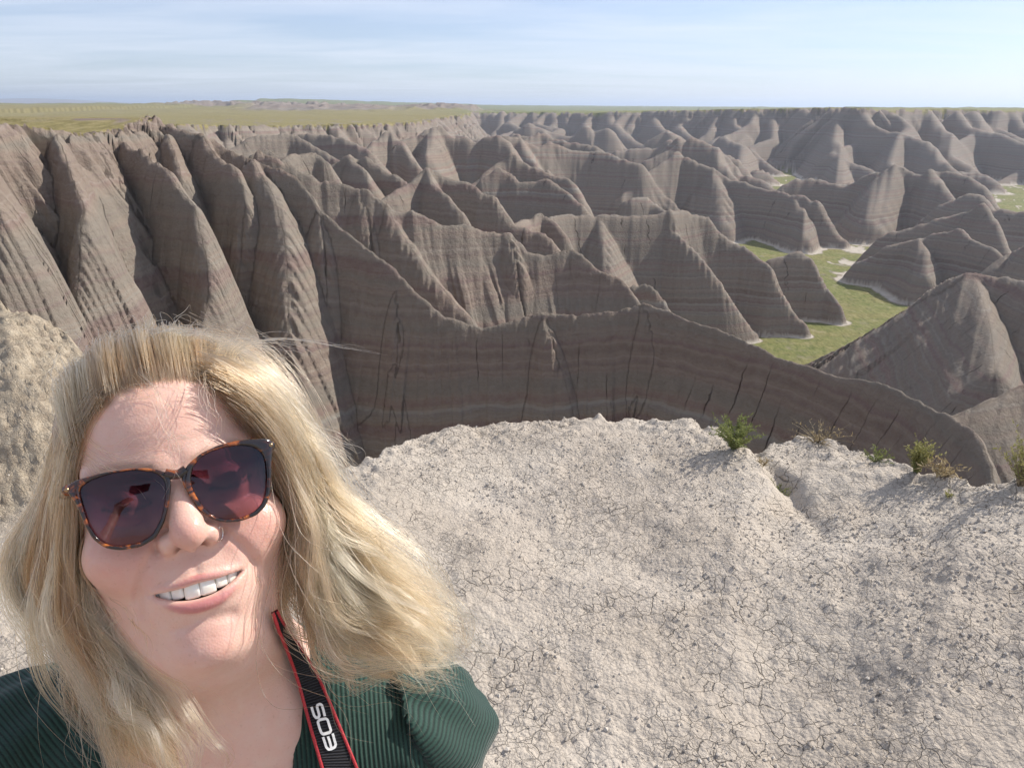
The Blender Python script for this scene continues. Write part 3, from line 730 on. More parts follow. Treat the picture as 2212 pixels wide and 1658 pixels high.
    # crumbs of dried clay lying loose on it
    ico_v = np.array([(0, 0, 1), (0.9, 0, 0.2), (0, 0.9, 0.25), (-0.9, 0, 0.2), (0, -0.9, 0.25), (0.5, 0.5, -0.6), (-0.5, 0.5, -0.6), (-0.5, -0.5, -0.6), (0.5, -0.5, -0.6)], float)
    ico_f = np.array([(0, 1, 2), (0, 2, 3), (0, 3, 4), (0, 4, 1), (1, 5, 2), (2, 6, 3), (3, 7, 4), (4, 8, 1), (2, 5, 6), (3, 6, 7), (4, 7, 8), (1, 8, 5), (5, 8, 7), (5, 7, 6)])
    NCL = 22000
    ga = rng.uniform(R(-50), R(46), NCL); e_, _ = ledge_at(ga)
    tt = np.where(rng.random(NCL) < 0.45, rng.beta(6, 1.2, NCL), np.sqrt(rng.uniform(0.05, 1, NCL)))
    gr_ = np.minimum(tt * e_ * 1.004, 6.0)
    gx = np.sin(ga) * gr_; gy = np.cos(ga) * gr_
    keep = fbm2(gx / 0.5, gy / 0.5, 2, 61) + 0.7 * rng.random(NCL) > 0.15
    gx, gy = gx[keep], gy[keep]; NCL = len(gx)
    sz = 0.0022 + 0.006 * rng.random(NCL) ** 3.5 + 0.0025 * (rng.random(NCL) < 0.1)
    gz = ground_z(gx, gy)
    ang = rng.uniform(0, 6.28, NCL)
    vv = ico_v[None] * sz[:, None, None] * rng.uniform(0.65, 1.3, (NCL, 9, 3))
    ca_, sa_ = np.cos(ang)[:, None], np.sin(ang)[:, None]
    vx = vv[..., 0] * ca_ - vv[..., 1] * sa_; vy = vv[..., 0] * sa_ + vv[..., 1] * ca_
    VV = np.stack([vx + gx[:, None], vy + gy[:, None], vv[..., 2] * 0.75 + gz[:, None] + 0.25 * sz[:, None]], -1).reshape(-1, 3)
    FF = (ico_f[None] + (np.arange(NCL) * 9)[:, None, None]).reshape(-1, 3)
    n = NT('clay_crumb')
    cc = n.ramp(n.noise(n.geo(), 23.0, 2, 0.5), [(0.35, (0.36, 0.315, 0.27)), (0.5, (0.44, 0.39, 0.33)), (0.65, (0.53, 0.48, 0.42))])
    n.bsdf(cc, 0.95, Specular_IOR_Level=0.15)
    g = mesh_obj('gravel', VV, tris=FF, mat=n.m, smooth_shade=False)
    tag(g, 'loose crumbs of dried clay scattered over the ledge', kind='stuff')

# ------------------------------------------------------------------ plants on the lip
def leaf_mat(name, c1, c2, tr=0.35):
    n = NT(name)
    c = n.mix(n.attr('tint'), c1, c2)
    b = n.bsdf(c, 0.6, Specular_IOR_Level=0.3)
    t_ = n.n('ShaderNodeBsdfTranslucent'); n.put(t_.inputs[0], c)
    ms = n.n('ShaderNodeMixShader'); ms.inputs[0].default_value = tr
    n.t.links.new(b.outputs[0], ms.inputs[1]); n.t.links.new(t_.outputs[0], ms.inputs[2]); n.t.links.new(ms.outputs[0], n.out.inputs[0])
    return n.m
def tube_mesh(paths, radii, sides=4):
    """list of (k,3) paths with per-point radii -> verts, quads"""
    VS, QS, off = [], [], 0
    for P, rd in zip(paths, radii):
        P = np.asarray(P, float); k = len(P)
        T = np.gradient(P, axis=0); T /= np.linalg.norm(T, axis=1)[:, None] + 1e-12
        ref = np.array([0.3, 0.2, 1.0]) if abs(T[0, 2]) < 0.9 else np.array([1.0, 0.1, 0])
        N = np.cross(T, ref); N /= np.linalg.norm(N, axis=1)[:, None] + 1e-12
        B = np.cross(T, N)
        a = np.linspace(0, 2 * np.pi, sides, endpoint=False)
        rd = np.broadcast_to(rd, k)
        v = P[:, None] + rd[:, None, None] * (np.cos(a)[None, :, None] * N[:, None] + np.sin(a)[None, :, None] * B[:, None])
        VS.append(v.reshape(-1, 3))
        i = np.arange(k - 1)[:, None] * sides; j = np.arange(sides)[None]; j2 = (j + 1) % sides
        QS.append(np.stack([i + j, i + j2, i + sides + j2, i + sides + j], -1).reshape(-1, 4) + off)
        off += k * sides
    return np.concatenate(VS), np.concatenate(QS)
def plant(name, label, cat, px, py, rho, w, h, nst, leaves, leaf, mat, stem_m, seed, droop=0.3, spread=1.0, group=None):
    g = np.random.default_rng(seed)
    d = camray(float(px), float(py)); k = rho / math.hypot(d[0], d[1])
    bx, by = d[0] * k, d[1] * k
    bz = float(ground_z(np.array([bx]), np.array([by]))[0]) - 0.004
    root = empty(name, (bx, by, bz)); tag(root, label, cat, group)
    paths, rads, LV, LQ, LT = [], [], [], [], []
    for s in range(nst):
        az_ = g.uniform(0, 6.283); sp = g.beta(1.6, 1.2) * spread
        L = h * g.uniform(0.55, 1.05) / math.sqrt(max(0.25, 1 - 0.45 * sp))
        hd = np.array([math.cos(az_), math.sin(az_)]) * (w * 0.5) * sp
        o = np.array([math.cos(az_), math.sin(az_)]) * w * 0.07 * g.random()
        t = np.linspace(0, 1, 7)
        wob = np.cumsum(g.normal(0, 0.045, (7, 3)), axis=0) * L
        p = np.stack([o[0] + hd[0] * t ** 1.15, o[1] + hd[1] * t ** 1.15, L * (t - droop * sp * t ** 2.2)], 1) + wob * t[:, None]
        paths.append(p); rads.append(np.linspace(0.0016, 0.0006, 7) * (0.8 + 4 * w * 0.2))
        for b in range(leaves):
            u = 0.15 + 0.85 * g.random() ** 0.75
            c = np.array([np.interp(u, t, p[:, j]) for j in range(3)])
            dirn = g.normal(0, 1, 3) + np.array([hd[0] / w, hd[1] / w, 1.0]) * 0.9; dirn /= np.linalg.norm(dirn)
            side = np.cross(dirn, g.normal(0, 1, 3)); side /= np.linalg.norm(side)
            ll = leaf * g.uniform(0.6, 1.3); lw = ll * g.uniform(0.10, 0.17)
            bend = np.cross(side, dirn) * ll * 0.12
            i0 = len(LV)
            LV += [c, c + dirn * ll * 0.5 + side * lw + bend, c + dirn * ll, c + dirn * ll * 0.5 - side * lw + bend]
            LQ.append((i0, i0 + 1, i0 + 2, i0 + 3)); LT += [g.random()] * 4
    base = np.array([bx, by, bz])
    v, q = tube_mesh(paths, rads, 4)
    mesh_obj('stem', v + base, quads=q, mat=stem_m, parent=root)
    if LV:
        mesh_obj('foliage', np.array(LV) + base, quads=np.array(LQ), mat=mat, parent=root, attrs=dict(tint=LT), smooth_shade=False)
    return root
if want('plants'):
    gm1 = leaf_mat('sage_leaf', (0.15, 0.185, 0.055), (0.31, 0.325, 0.12))
    gm2 = leaf_mat('yellow_leaf', (0.23, 0.225, 0.07), (0.42, 0.38, 0.16))
    gm3 = leaf_mat('straw_leaf', (0.33, 0.25, 0.13), (0.48, 0.38, 0.22), 0.2)
    n = NT('twig'); n.bsdf(n.ramp(n.noise(n.geo(), 40, 2), [(0.3, (0.16, 0.12, 0.075)), (0.7, (0.30, 0.24, 0.15))]), 0.85); tw = n.m
    n = NT('green_stem'); n.bsdf((0.17, 0.18, 0.06), 0.7); gs = n.m
    G = 'plants along the lip of the ledge'
    plant('shrub', 'bushy yellow-green shrub where the ledge dips, casting a shadow on the mud', 'shrub', 1585, 982, 3.62, 0.26, 0.17, 64, 30, 0.019, gm1, gs, 1, 0.35, group=G)
    plant('weed', 'thin grey-green weed in the notch beside the bushy shrub', 'weed', 1690, 1006, 3.40, 0.15, 0.07, 14, 12, 0.013, gm1, gs, 2, 0.4, group=G)
    plant('dry_plant', 'bare dry twiggy plant on the crest of the second lobe', 'dry plant', 1768, 944, 3.90, 0.36, 0.10, 46, 3, 0.02, gm3, tw, 3, 0.45, group=G)
    plant('shrub', 'low pale green sprig on the lip left of the upright bush', 'shrub', 1892, 996, 3.64, 0.17, 0.065, 24, 14, 0.014, gm1, gs, 4, 0.4, group=G)
    plant('shrub', 'upright feathery yellow-green bush standing at the edge of the drop', 'shrub', 1978, 1020, 3.46, 0.17, 0.15, 46, 26, 0.017, gm2, gs, 5, 0.15, 0.8, group=G)
    plant('grass_tuft', 'dry straw grass tuft beside the upright feathery bush', 'grass tuft', 2032, 1034, 3.38, 0.20, 0.08, 34, 4, 0.03, gm3, tw, 6, 0.6, group=G)
    plant('weed', 'tiny lime-green sprig alone on the pale mud', 'weed', 2052, 1062, 3.22, 0.06, 0.03, 10, 9, 0.011, gm2, gs, 7, 0.4, group=G)
    plant('shrub', 'tall loose green and straw bush at the far right of the lip', 'shrub', 2205, 1045, 3.32, 0.22, 0.20, 44, 20, 0.018, gm2, tw, 8, 0.2, 0.9, group=G)
    plant('grass_tuft', 'short rusty-brown tuft at the foot of the bushy shrub', 'grass tuft', 1648, 992, 3.52, 0.10, 0.045, 22, 7, 0.014, gm3, tw, 9, 0.5, group=G)
# ------------------------------------------------------------------ the person: frames
HEAD_DEPTH = 0.465
_o = at_depth(380., 1024., HEAD_DEPTH)
_zf = np.array([0, 0, CAMZ]) - _o; _zf /= np.linalg.norm(_zf)
_r = CAM[:, 0]; _u = CAM[:, 1]
_ro = R(12.5)
_x = _r * math.cos(_ro) + _u * math.sin(_ro)
_x = _x - _zf * (_x @ _zf); _x /= np.linalg.norm(_x)
_y = np.cross(_zf, _x)
FB = np.stack([_x, _y, _zf], 1) * 0.01          # face-local centimetres -> world
FO = _o
FBI = np.linalg.inv(FB)
def f2w(p): return np.asarray(p, float) @ FB.T + FO
def w2f(p): return (np.asarray(p, float) - FO) @ FBI.T
def on_face(px, py, z):
    """face-local point (cm) seen at (px,py) on the plane z = const of the face frame"""
    px = np.asarray(px, float); py = np.asarray(py, float)
    d = camray(px, py) @ FBI.T; c = w2f(np.array([0, 0, CAMZ]))
    k = (np.asarray(z, float) - c[2]) / d[..., 2]
    return c + d * k[..., None]
f32 = np.float32
def smin(a, b, k):
    h = np.maximum(k - np.abs(a - b), 0) / k
    return np.minimum(a, b) - h * h * k * 0.25
def smax(a, b, k): return -smin(-a, -b, k)
def ell(p, c, r):
    q = (p - np.asarray(c, f32)) / np.asarray(r, f32)
    k0 = np.sqrt((q * q).sum(-1)) + 1e-6
    q2 = q / np.asarray(r, f32)
    k1 = np.sqrt((q2 * q2).sum(-1)) + 1e-6
    return k0 * (k0 - 1) / k1
def sph(p, c, r): return np.sqrt(((p - np.asarray(c, f32)) ** 2).sum(-1)) - f32(r)
def rcone(p, a, b, ra, rb):
    a = np.asarray(a, f32); b = np.asarray(b, f32); ba = b - a
    t = np.clip(((p - a) @ ba) / (ba @ ba), 0, 1)
    return np.sqrt(((p - a - t[..., None] * ba) ** 2).sum(-1)) - (f32(ra) + f32(rb - ra) * t)
def chain(p, pts, rad):
    d = None
    for i in range(len(pts) - 1):
        e = rcone(p, pts[i], pts[i + 1], rad[i], rad[i + 1])
        d = e if d is None else np.minimum(d, e)
    return d
def dist2(x, y, pts):
    """distance in the frontal plane to a polyline"""
    d = np.full(x.shape, 1e9, f32)
    for (ax, ay), (bx, by) in zip(pts[:-1], pts[1:]):
        dx, dy = bx - ax, by - ay
        t = np.clip(((x - ax) * dx + (y - ay) * dy) / (dx * dx + dy * dy), 0, 1)
        d = np.minimum(d, np.hypot(x - ax - t * dx, y - ay - t * dy))
    return d
# mouth curves, face centimetres
def lip_z(x): return 0.30 - 0.135 * x * x
def up_edge(x): return -6.98 + 0.004 * x * x
def lo_edge(x): return -8.10 + 1.11 * np.abs(x / 3.05) ** 2.2
LX = np.linspace(-3.05, 3.05, 17)
LT = np.abs(LX / 3.05)
UL = np.stack([LX, -6.73 - 0.22 * LT ** 2 + 0.05 * np.cos(LX * 2.4) * (1 - LT), lip_z(LX) - 0.05], 1)
ULR = 0.15 * (1 - LT ** 3) + 0.05
LL = np.stack([LX, -8.42 + 1.42 * LT ** 2.2, lip_z(LX) - 0.14 - 0.04 * (1 - LT)], 1)
LLR = 0.33 * (1 - LT ** 2.2) + 0.05
def head_sdf(p):
    """p: (n,3) face centimetres"""
    m = p.copy(); m[:, 0] = np.abs(m[:, 0])
    x, y, z = p[:, 0], p[:, 1], p[:, 2]; ax = m[:, 0]
    d = ell(p, (0, 2.2, -9.2), (7.3, 8.3, 9.3))
    d = smin(d, ell(p, (0, -4.5, -6.6), (6.55, 8.6, 6.35)), 2.0)
    d = smin(d, rcone(m, (5.2, -7.0, -8.5), (2.2, -11.2, -3.8), 1.9, 1.9), 2.2)
    d = smin(d, ell(p, (-0.15, -11.3, -1.85), (2.15, 1.65, 1.85)), 1.7)
    d = smin(d, ell(p, (0, -13.3, -8.0), (4.9, 2.5, 5.2)), 2.4)
    d = smin(d, ell(p, (0, -7.6, -2.35), (3.5, 3.0, 2.45)), 1.6)
    d = smin(d, ell(m, (3.75, -4.35, -2.55), (2.5, 2.15, 2.25)), 1.5)
    d = smin(d, rcone(m, (1.0, 0.75, -0.55), (4.7, 1.0, -2.1), 0.5, 0.6), 1.1)
    d = smax(d, -sph(m, (3.05, -1.05, 1.55), 1.85), 1.0)
    d = smin(d, sph(m, (3.05, -1.2, -1.25), 1.22), 0.5)
    # nose
    no = rcone(p, (0, 0.3, -0.95), (0, -3.2, 1.0), 0.80, 0.98)
    no = smin(no, ell(p, (0, -2.0, -1.1), (1.55, 3.0, 1.7)), 0.7)
    no = smin(no, sph(p, (0.03, -3.72, 1.28), 1.02), 0.6)
    no = smin(no, ell(m, (1.22, -4.10, 0.32), (0.70, 0.74, 0.95)), 0.42)
    no = smin(no, sph(p, (0, -4.45, 0.95), 0.52), 0.4)
    d = smin(d, no, 0.7)
    d = smax(d, -ell(m, (0.66, -4.86, 0.92), (0.36, 0.42, 0.55)), 0.25)
    # crease over the wing of the nose
    fr = np.clip((z + 3.5) / 1.5, 0, 1)
    wing = dist2(ax, y, [(1.15, -3.2), (1.75, -3.45), (2.02, -4.1), (1.85, -4.75)])
    d = d + fr * 0.10 * np.exp(-(wing / 0.22) ** 2)
    # mouth opening, then lips round it
    op = np.maximum(np.maximum(y - up_edge(x), lo_edge(x) - y), ax - 3.0) * 0.85
    op = np.maximum(op, -(z + 3.2))
    d = smax(d, -op, 0.12)
    d = smin(d, chain(p, UL, ULR), 0.32)
    d = smin(d, chain(p, LL, LLR), 0.36)
    # folds and small forms of a smiling face
    nl = dist2(ax, y, [(2.05, -4.35), (2.75, -5.2), (3.3, -6.2), (3.62, -7.2), (3.65, -8.1)])
    d = d + fr * 0.17 * np.exp(-(nl / 0.30) ** 2)
    nl2 = dist2(ax, y, [(2.75, -4.55), (3.55, -5.3), (4.2, -6.3)])
    d = d - fr * 0.10 * np.exp(-(nl2 / 0.7) ** 2)
    d = d + fr * 0.10 * np.exp(-((np.hypot(ax - 3.45, y + 6.95)) / 0.5) ** 2)
    d = d + fr * 0.10 * np.exp(-(dist2(x, y, [(0, -5.2), (0, -6.3)]) / 0.26) ** 2)
    d = d + fr * 0.16 * np.exp(-(dist2(x, y, [(-1.7, -9.55), (0, -9.35), (1.5, -9.6)]) / 0.42) ** 2)
    d = d + fr * 0.10 * np.exp(-(dist2(ax, y, [(1.75, -1.4), (2.6, -1.55), (3.6, -1.5), (4.4, -1.25)]) / 0.10) ** 2)      # closed lids
    d = d + fr * 0.06 * np.exp(-(dist2(ax, y, [(1.9, -2.2), (3.0, -2.65), (4.3, -2.3)]) / 0.2) ** 2)
    for yy, s in ((2.1, 1), (3.0, -1), (3.9, 1)):
        d = d + fr * 0.018 * np.exp(-(dist2(x, y, [(-3.4, yy), (-1.2, yy + 0.25 * s), (1.0, yy - 0.1), (3.2, yy + 0.2)]) / 0.13) ** 2)
    d = d + fr * 0.05 * np.exp(-(dist2(x, y, [(0.35, 0.1), (0.4, 1.2)]) / 0.12) ** 2)
    # ear
    d = smin(d, ell(m, (6.7, -2.3, -9.4), (0.7, 2.7, 1.5)), 0.4)
    return d
# ---- body, world metres
NB = f2w((-0.3, -19.6, -13.8))                    # pit of the neck, on the neck axis
UPV = np.array([0, 0, 1.0]); FWD = np.array([0.15, -0.98869, 0.0]); RGT = np.array([0.98869, 0.15, 0.0])
def b2w(r, f, u): return NB + RGT * r + FWD * f + UPV * u
def w2b(p):
    q = p - NB.astype(f32)
    return q @ np.stack([RGT, FWD, UPV], 1).astype(f32)
SH_R = b2w(0.120, -0.015, -0.060); EL_R = b2w(0.20, -0.04, -0.33); WR_R = b2w(0.21, 0.06, -0.565)
SH_L = b2w(-0.150, -0.005, -0.035)
def camp(x, y, z): return np.array([0, 0, CAMZ]) + CAM @ np.array([x, y, z])        # camera axes, metres
EL_L = camp(-0.52, -0.40, -0.40); WR_L = camp(-0.225, -0.150, 0.035)
def torso_sdf(p, neck=True):
    nk0 = f2w((0, -7.5, -9.5)).astype(f32)
    b = w2b(p)
    d = rcone(p, nk0, NB + np.array([0, 0, 0.005]), 0.053, 0.062)
    tor = ell(b, (0, -0.015, -0.29), (0.172, 0.118, 0.31))
    bm = b.copy(); bm[:, 0] = np.abs(bm[:, 0])
    tor = smin(tor, ell(bm, (0.085, 0.065, -0.235), (0.085, 0.075, 0.085)), 0.05)
    tor = smin(tor, rcone(bm, (0.03, -0.02, 0.005), (0.148, -0.01, -0.055), 0.040, 0.052), 0.06)
    d = smin(d, tor, 0.05) if neck else tor
    return smin(d, rcone(bm, (0.022, 0.052, -0.035), (0.14, 0.03, -0.028), 0.010, 0.012), 0.03)      # collar bones
ARM_R = [0.058, 0.043, 0.029]
def body_sdf(p):
    d = torso_sdf(p)
    d = smin(d, chain(p, [SH_R, EL_R, WR_R], ARM_R), 0.03)
    return smin(d, chain(p, [SH_L, EL_L, WR_L], ARM_R), 0.03)
def hand_pts(wr, fwd, pal, side):
    """palm and five fingers; fwd along the hand, pal out of the palm, side towards the thumb"""
    P = lambda a, b, c: wr + fwd * a + side * b + pal * c
    H = [([P(0.0, 0, 0), P(0.045, 0.012, 0), P(0.085, 0.020, 0.002)], [0.024, 0.022, 0.014]),
         ([P(0.01, -0.005, 0), P(0.05, -0.012, 0), P(0.080, -0.022, 0.002)], [0.022, 0.020, 0.012])]
    for k, (s, L) in enumerate(((0.030, 0.068), (0.011, 0.076), (-0.008, 0.070), (-0.026, 0.056))):
        b0 = P(0.083, s, 0.0)
        p1 = b0 + fwd * L * 0.42 + pal * L * 0.10 + side * s * 0.25
        p2 = p1 + fwd * L * 0.24 + pal * L * 0.28
        p3 = p2 + fwd * L * 0.05 + pal * L * 0.30
        H.append(([P(0.06, s * 0.8, 0), b0, p1, p2, p3], [0.0105, 0.0100, 0.0090, 0.0082, 0.0070]))
    H.append(([P(0.015, 0.018, 0.006), P(0.045, 0.045, 0.018), P(0.070, 0.052, 0.030), P(0.092, 0.048, 0.040)], [0.016, 0.0125, 0.0105, 0.0085]))
    return H
_f = camp(-0.5, 0.35, 0.08) - camp(0, 0, 0); _f = camp(0.62, 0.75, 0.25) - camp(0, 0, 0); _f /= np.linalg.norm(_f)
_p = camp(0.80, -0.60, -0.15) - camp(0, 0, 0); _p -= _f * (_p @ _f); _p /= np.linalg.norm(_p)
_s = np.cross(_f, _p)
if _s @ (camp(0, 0, -1) - camp(0, 0, 0)) < 0: _s = -_s
HANDS = hand_pts(WR_L, _f, _p, _s)
_f2 = np.array([0.05, 0.1, -1.0]); _f2 /= np.linalg.norm(_f2)
_p2 = -RGT - _f2 * (-RGT @ _f2); _p2 /= np.linalg.norm(_p2)
HANDS2 = hand_pts(WR_R, _f2, _p2, FWD - _f2 * (FWD @ _f2))
def hands_sdf(p):
    d = np.full(len(p), 9.0, f32)
    for H in (HANDS, HANDS2):
        near = sph(p, H[0][0][1], 0.16) < 0
        if near.any():
            q = p[near]; e = None
            for pts, rd in H:
                c = chain(q, pts, rd); e = c if e is None else smin(e, c, 0.008)
            d[near] = e
    return d
def person_sdf(p):
    p = p.astype(f32)
    d = body_sdf(p)
    q = w2f(p).astype(f32)
    near = (np.abs(q[:, 0]) < 12) & (q[:, 1] > -18) & (q[:, 1] < 15) & (q[:, 2] > -22) & (q[:, 2] < 6)
    if near.any():
        h = head_sdf(q[near]) * f32(0.01)
        d[near] = smin(d[near], h, 0.028)
    hd = hands_sdf(p)
    d = smin(d, hd, 0.012)
    return d
def surface_nets(fn, lo, hi, h, block=8, lip=1.3):
    """mesh the zero level of fn inside a box; works in blocks near the surface"""
    lo = np.asarray(lo, float); n = np.ceil((np.asarray(hi) - lo) / (h * block)).astype(int)
    bi = np.stack(np.meshgrid(*[np.arange(k) for k in n], indexing='ij'), -1).reshape(-1, 3)
    cen = lo + (bi + 0.5) * h * block
    dc = np.concatenate([fn(cen[i:i + 200000]) for i in range(0, len(cen), 200000)])
    bi = bi[np.abs(dc) < h * block * 0.87 * lip]
    o = np.arange(block + 1)
    off = np.stack(np.meshgrid(o, o, o, indexing='ij'), -1).reshape(-1, 3)
    NX = n * block + 2
    ids, pos, q_all = [], [], []
    for s in range(0, len(bi), 500):
        B = bi[s:s + 500]
        gi = B[:, None] * block + off[None]
        D = fn((lo + gi.reshape(-1, 3) * h)).reshape(len(B), block + 1, block + 1, block + 1)
        S = D < 0
        c8 = [(a, b, c) for a in (0, 1) for b in (0, 1) for c in (0, 1)]
        cnt = sum(S[:, a:block + a, b:block + b, c:block + c].astype(np.int8) for a, b, c in c8)
        act = (cnt > 0) & (cnt < 8)
        if not act.any(): continue
        bb, ix, iy, iz = np.nonzero(act)
        acc = np.zeros((len(bb), 3)); w = np.zeros(len(bb))
        vals = {c: D[bb, ix + c[0], iy + c[1], iz + c[2]] for c in c8}
        for a in c8:
            for axx in range(3):
                if a[axx]: continue
                b = tuple(1 if k == axx else a[k] for k in range(3))
                va, vb = vals[a], vals[b]
                cr_ = (va < 0) != (vb < 0)
                t = np.where(cr_, va / np.where(cr_, va - vb, 1), 0)
                pt = np.array(a, float)[None] + np.zeros((len(bb), 3)); pt[:, axx] += t
                acc += np.where(cr_[:, None], pt, 0); w += cr_
        g = B[bb] * block + np.stack([ix, iy, iz], 1)
        ids.append((g[:, 0].astype(np.int64) * NX[1] + g[:, 1]) * NX[2] + g[:, 2]); pos.append(lo + (g + acc / w[:, None]) * h)
        # quads on crossing edges owned by this block
        for axx in range(3):
            e = [slice(0, block)] * 3; e2 = list(e); e2[axx] = slice(1, block + 1)
            s0 = S[(slice(None), *e)]; s1 = S[(slice(None), *e2)]
            for flip, m in ((0, s0 & ~s1), (1, ~s0 & s1)):
                b_, x_, y_, z_ = np.nonzero(m)
                gg = B[b_] * block + np.stack([x_, y_, z_], 1)
                u, v = [(1, 2), (2, 0), (0, 1)][axx]
                du = np.zeros(3, int); dv = np.zeros(3, int); du[u] = 1; dv[v] = 1
                cs = [gg - du - dv, gg - dv, gg, gg - du]
                if flip: cs = cs[::-1]
                q_all.append(np.stack([(c[:, 0].astype(np.int64) * NX[1] + c[:, 1]) * NX[2] + c[:, 2] for c in cs], 1))
    ids = np.concatenate(ids); pos = np.concatenate(pos); Q = np.concatenate(q_all)
    uid, first = np.unique(ids, return_index=True); V = pos[first]
    k = np.searchsorted(uid, Q); k = np.minimum(k, len(uid) - 1)
    ok = (uid[k] == Q).all(1)
    Q = k[ok]
    for _ in range(2):                                   # settle on the surface
        d0 = fn(V); e = h * 0.25
        gr_ = np.stack([(fn(V + np.eye(3)[a] * e) - fn(V - np.eye(3)[a] * e)) / (2 * e) for a in range(3)], 1)
        g2 = (gr_ ** 2).sum(1) + 1e-6
        step = (d0 / g2)[:, None] * gr_
        ln = np.linalg.norm(step, axis=1)[:, None] + 1e-12
        V = V - step * np.minimum(1, 0.6 * h / ln)
    return V, Q

# ---- clothing
def strut(p):     # neckline opening in body coordinates: positive inside the opening
    b = w2b(p)
    e = 1 - np.sqrt(((b[:, 0] - 0.0) / 0.062) ** 2 + ((b[:, 2] - 0.05) / 0.235) ** 2)
    return np.where(b[:, 1] > -0.02, e * 0.08, -1)
SLEEVE = ((SH_R, EL_R, 1, 0.050), (SH_L, EL_L, -1, 0.27))
def shirt_sdf(p):
    p = p.astype(f32)
    b = w2b(p)
    bm = b.copy(); bm[:, 0] = np.abs(bm[:, 0])
    tor = smin(torso_sdf(p, False), ell(bm, (0.085, 0.068, -0.235), (0.088, 0.078, 0.088)), 0.05)
    tor = smin(tor, ell(b, (0, -0.01, -0.52), (0.165, 0.125, 0.16)), 0.08)
    w = 0.0042 * noise3(np.stack([b[:, 0] * 20 + b[:, 2] * 14, b[:, 1] * 12, b[:, 2] * 6 - b[:, 0] * 5], 1), 71).astype(f32)
    d = tor - 0.008 + w
    # closed off along the armholes; the sleeves start with a step there
    for SH, EL, sg, end in SLEEVE:
        ax_ = (EL - SH) / np.linalg.norm(EL - SH)
        t = (p - SH.astype(f32)) @ ax_.astype(f32)
        rad_ = p - SH.astype(f32) - t[:, None] * ax_.astype(f32)
        e1 = RGT - ax_ * (RGT @ ax_); e1 /= np.linalg.norm(e1); e2 = np.cross(ax_, e1)
        th = np.arctan2(rad_ @ e2.astype(f32), rad_ @ e1.astype(f32))
        arm = rcone(p, SH, EL, ARM_R[0], ARM_R[1])
        s = smin(tor, arm, 0.03) - 0.014 - 0.005 * np.exp(-((t - 0.03) / 0.04) ** 2)
        s = s - (0.0060 * np.sin(th * 5 + 3 * np.sin(t * 40)) * np.clip((t + 0.02) / 0.05, 0, 1) + 0.0018 * np.sin(th * 13 + t * 30)) * np.clip((np.linalg.norm(rad_, axis=1) - 0.03) / 0.03, 0, 1)
        s = np.maximum(s, t - end + 0.018 * np.cos(th))
        hole = (0.150 - (b[:, 0] + 0.6 * b[:, 2])) * 0.85 if sg > 0 else 0.05 - (0.55 * b[:, 2] - b[:, 0])
        s = np.maximum(s, hole)
        s = np.maximum(s, np.linalg.norm(p - SH.astype(f32), axis=1) - 0.34)
        # the trunk of the top does not wrap the bare arm
        d = np.minimum(d, s)
    d = np.maximum(d, -(b[:, 2] + 0.56))
    d = np.maximum(d, strut(p))
    nk0 = f2w((0, -7.5, -9.5)).astype(f32)
    d = np.maximum(d, -(rcone(p, nk0, NB + np.array([0, 0, 0.005]), 0.056, 0.064)))
    return d
def both_sdf(p): return np.minimum(person_sdf(p), shirt_sdf(p))
def march(px, py, start=0.30, fn=both_sdf, steps=70, off=0.0):
    px = np.asarray(px, float); d = camray(px, np.asarray(py, float)); L = np.linalg.norm(d, axis=-1)[..., None]; d = d / L
    t = np.full(px.shape, start)
    for _ in range(steps):
        P = np.array([0, 0, CAMZ]) + d * t[..., None]
        t = t + 0.8 * (fn(P) - off)
    return np.array([0, 0, CAMZ]) + d * t[..., None]

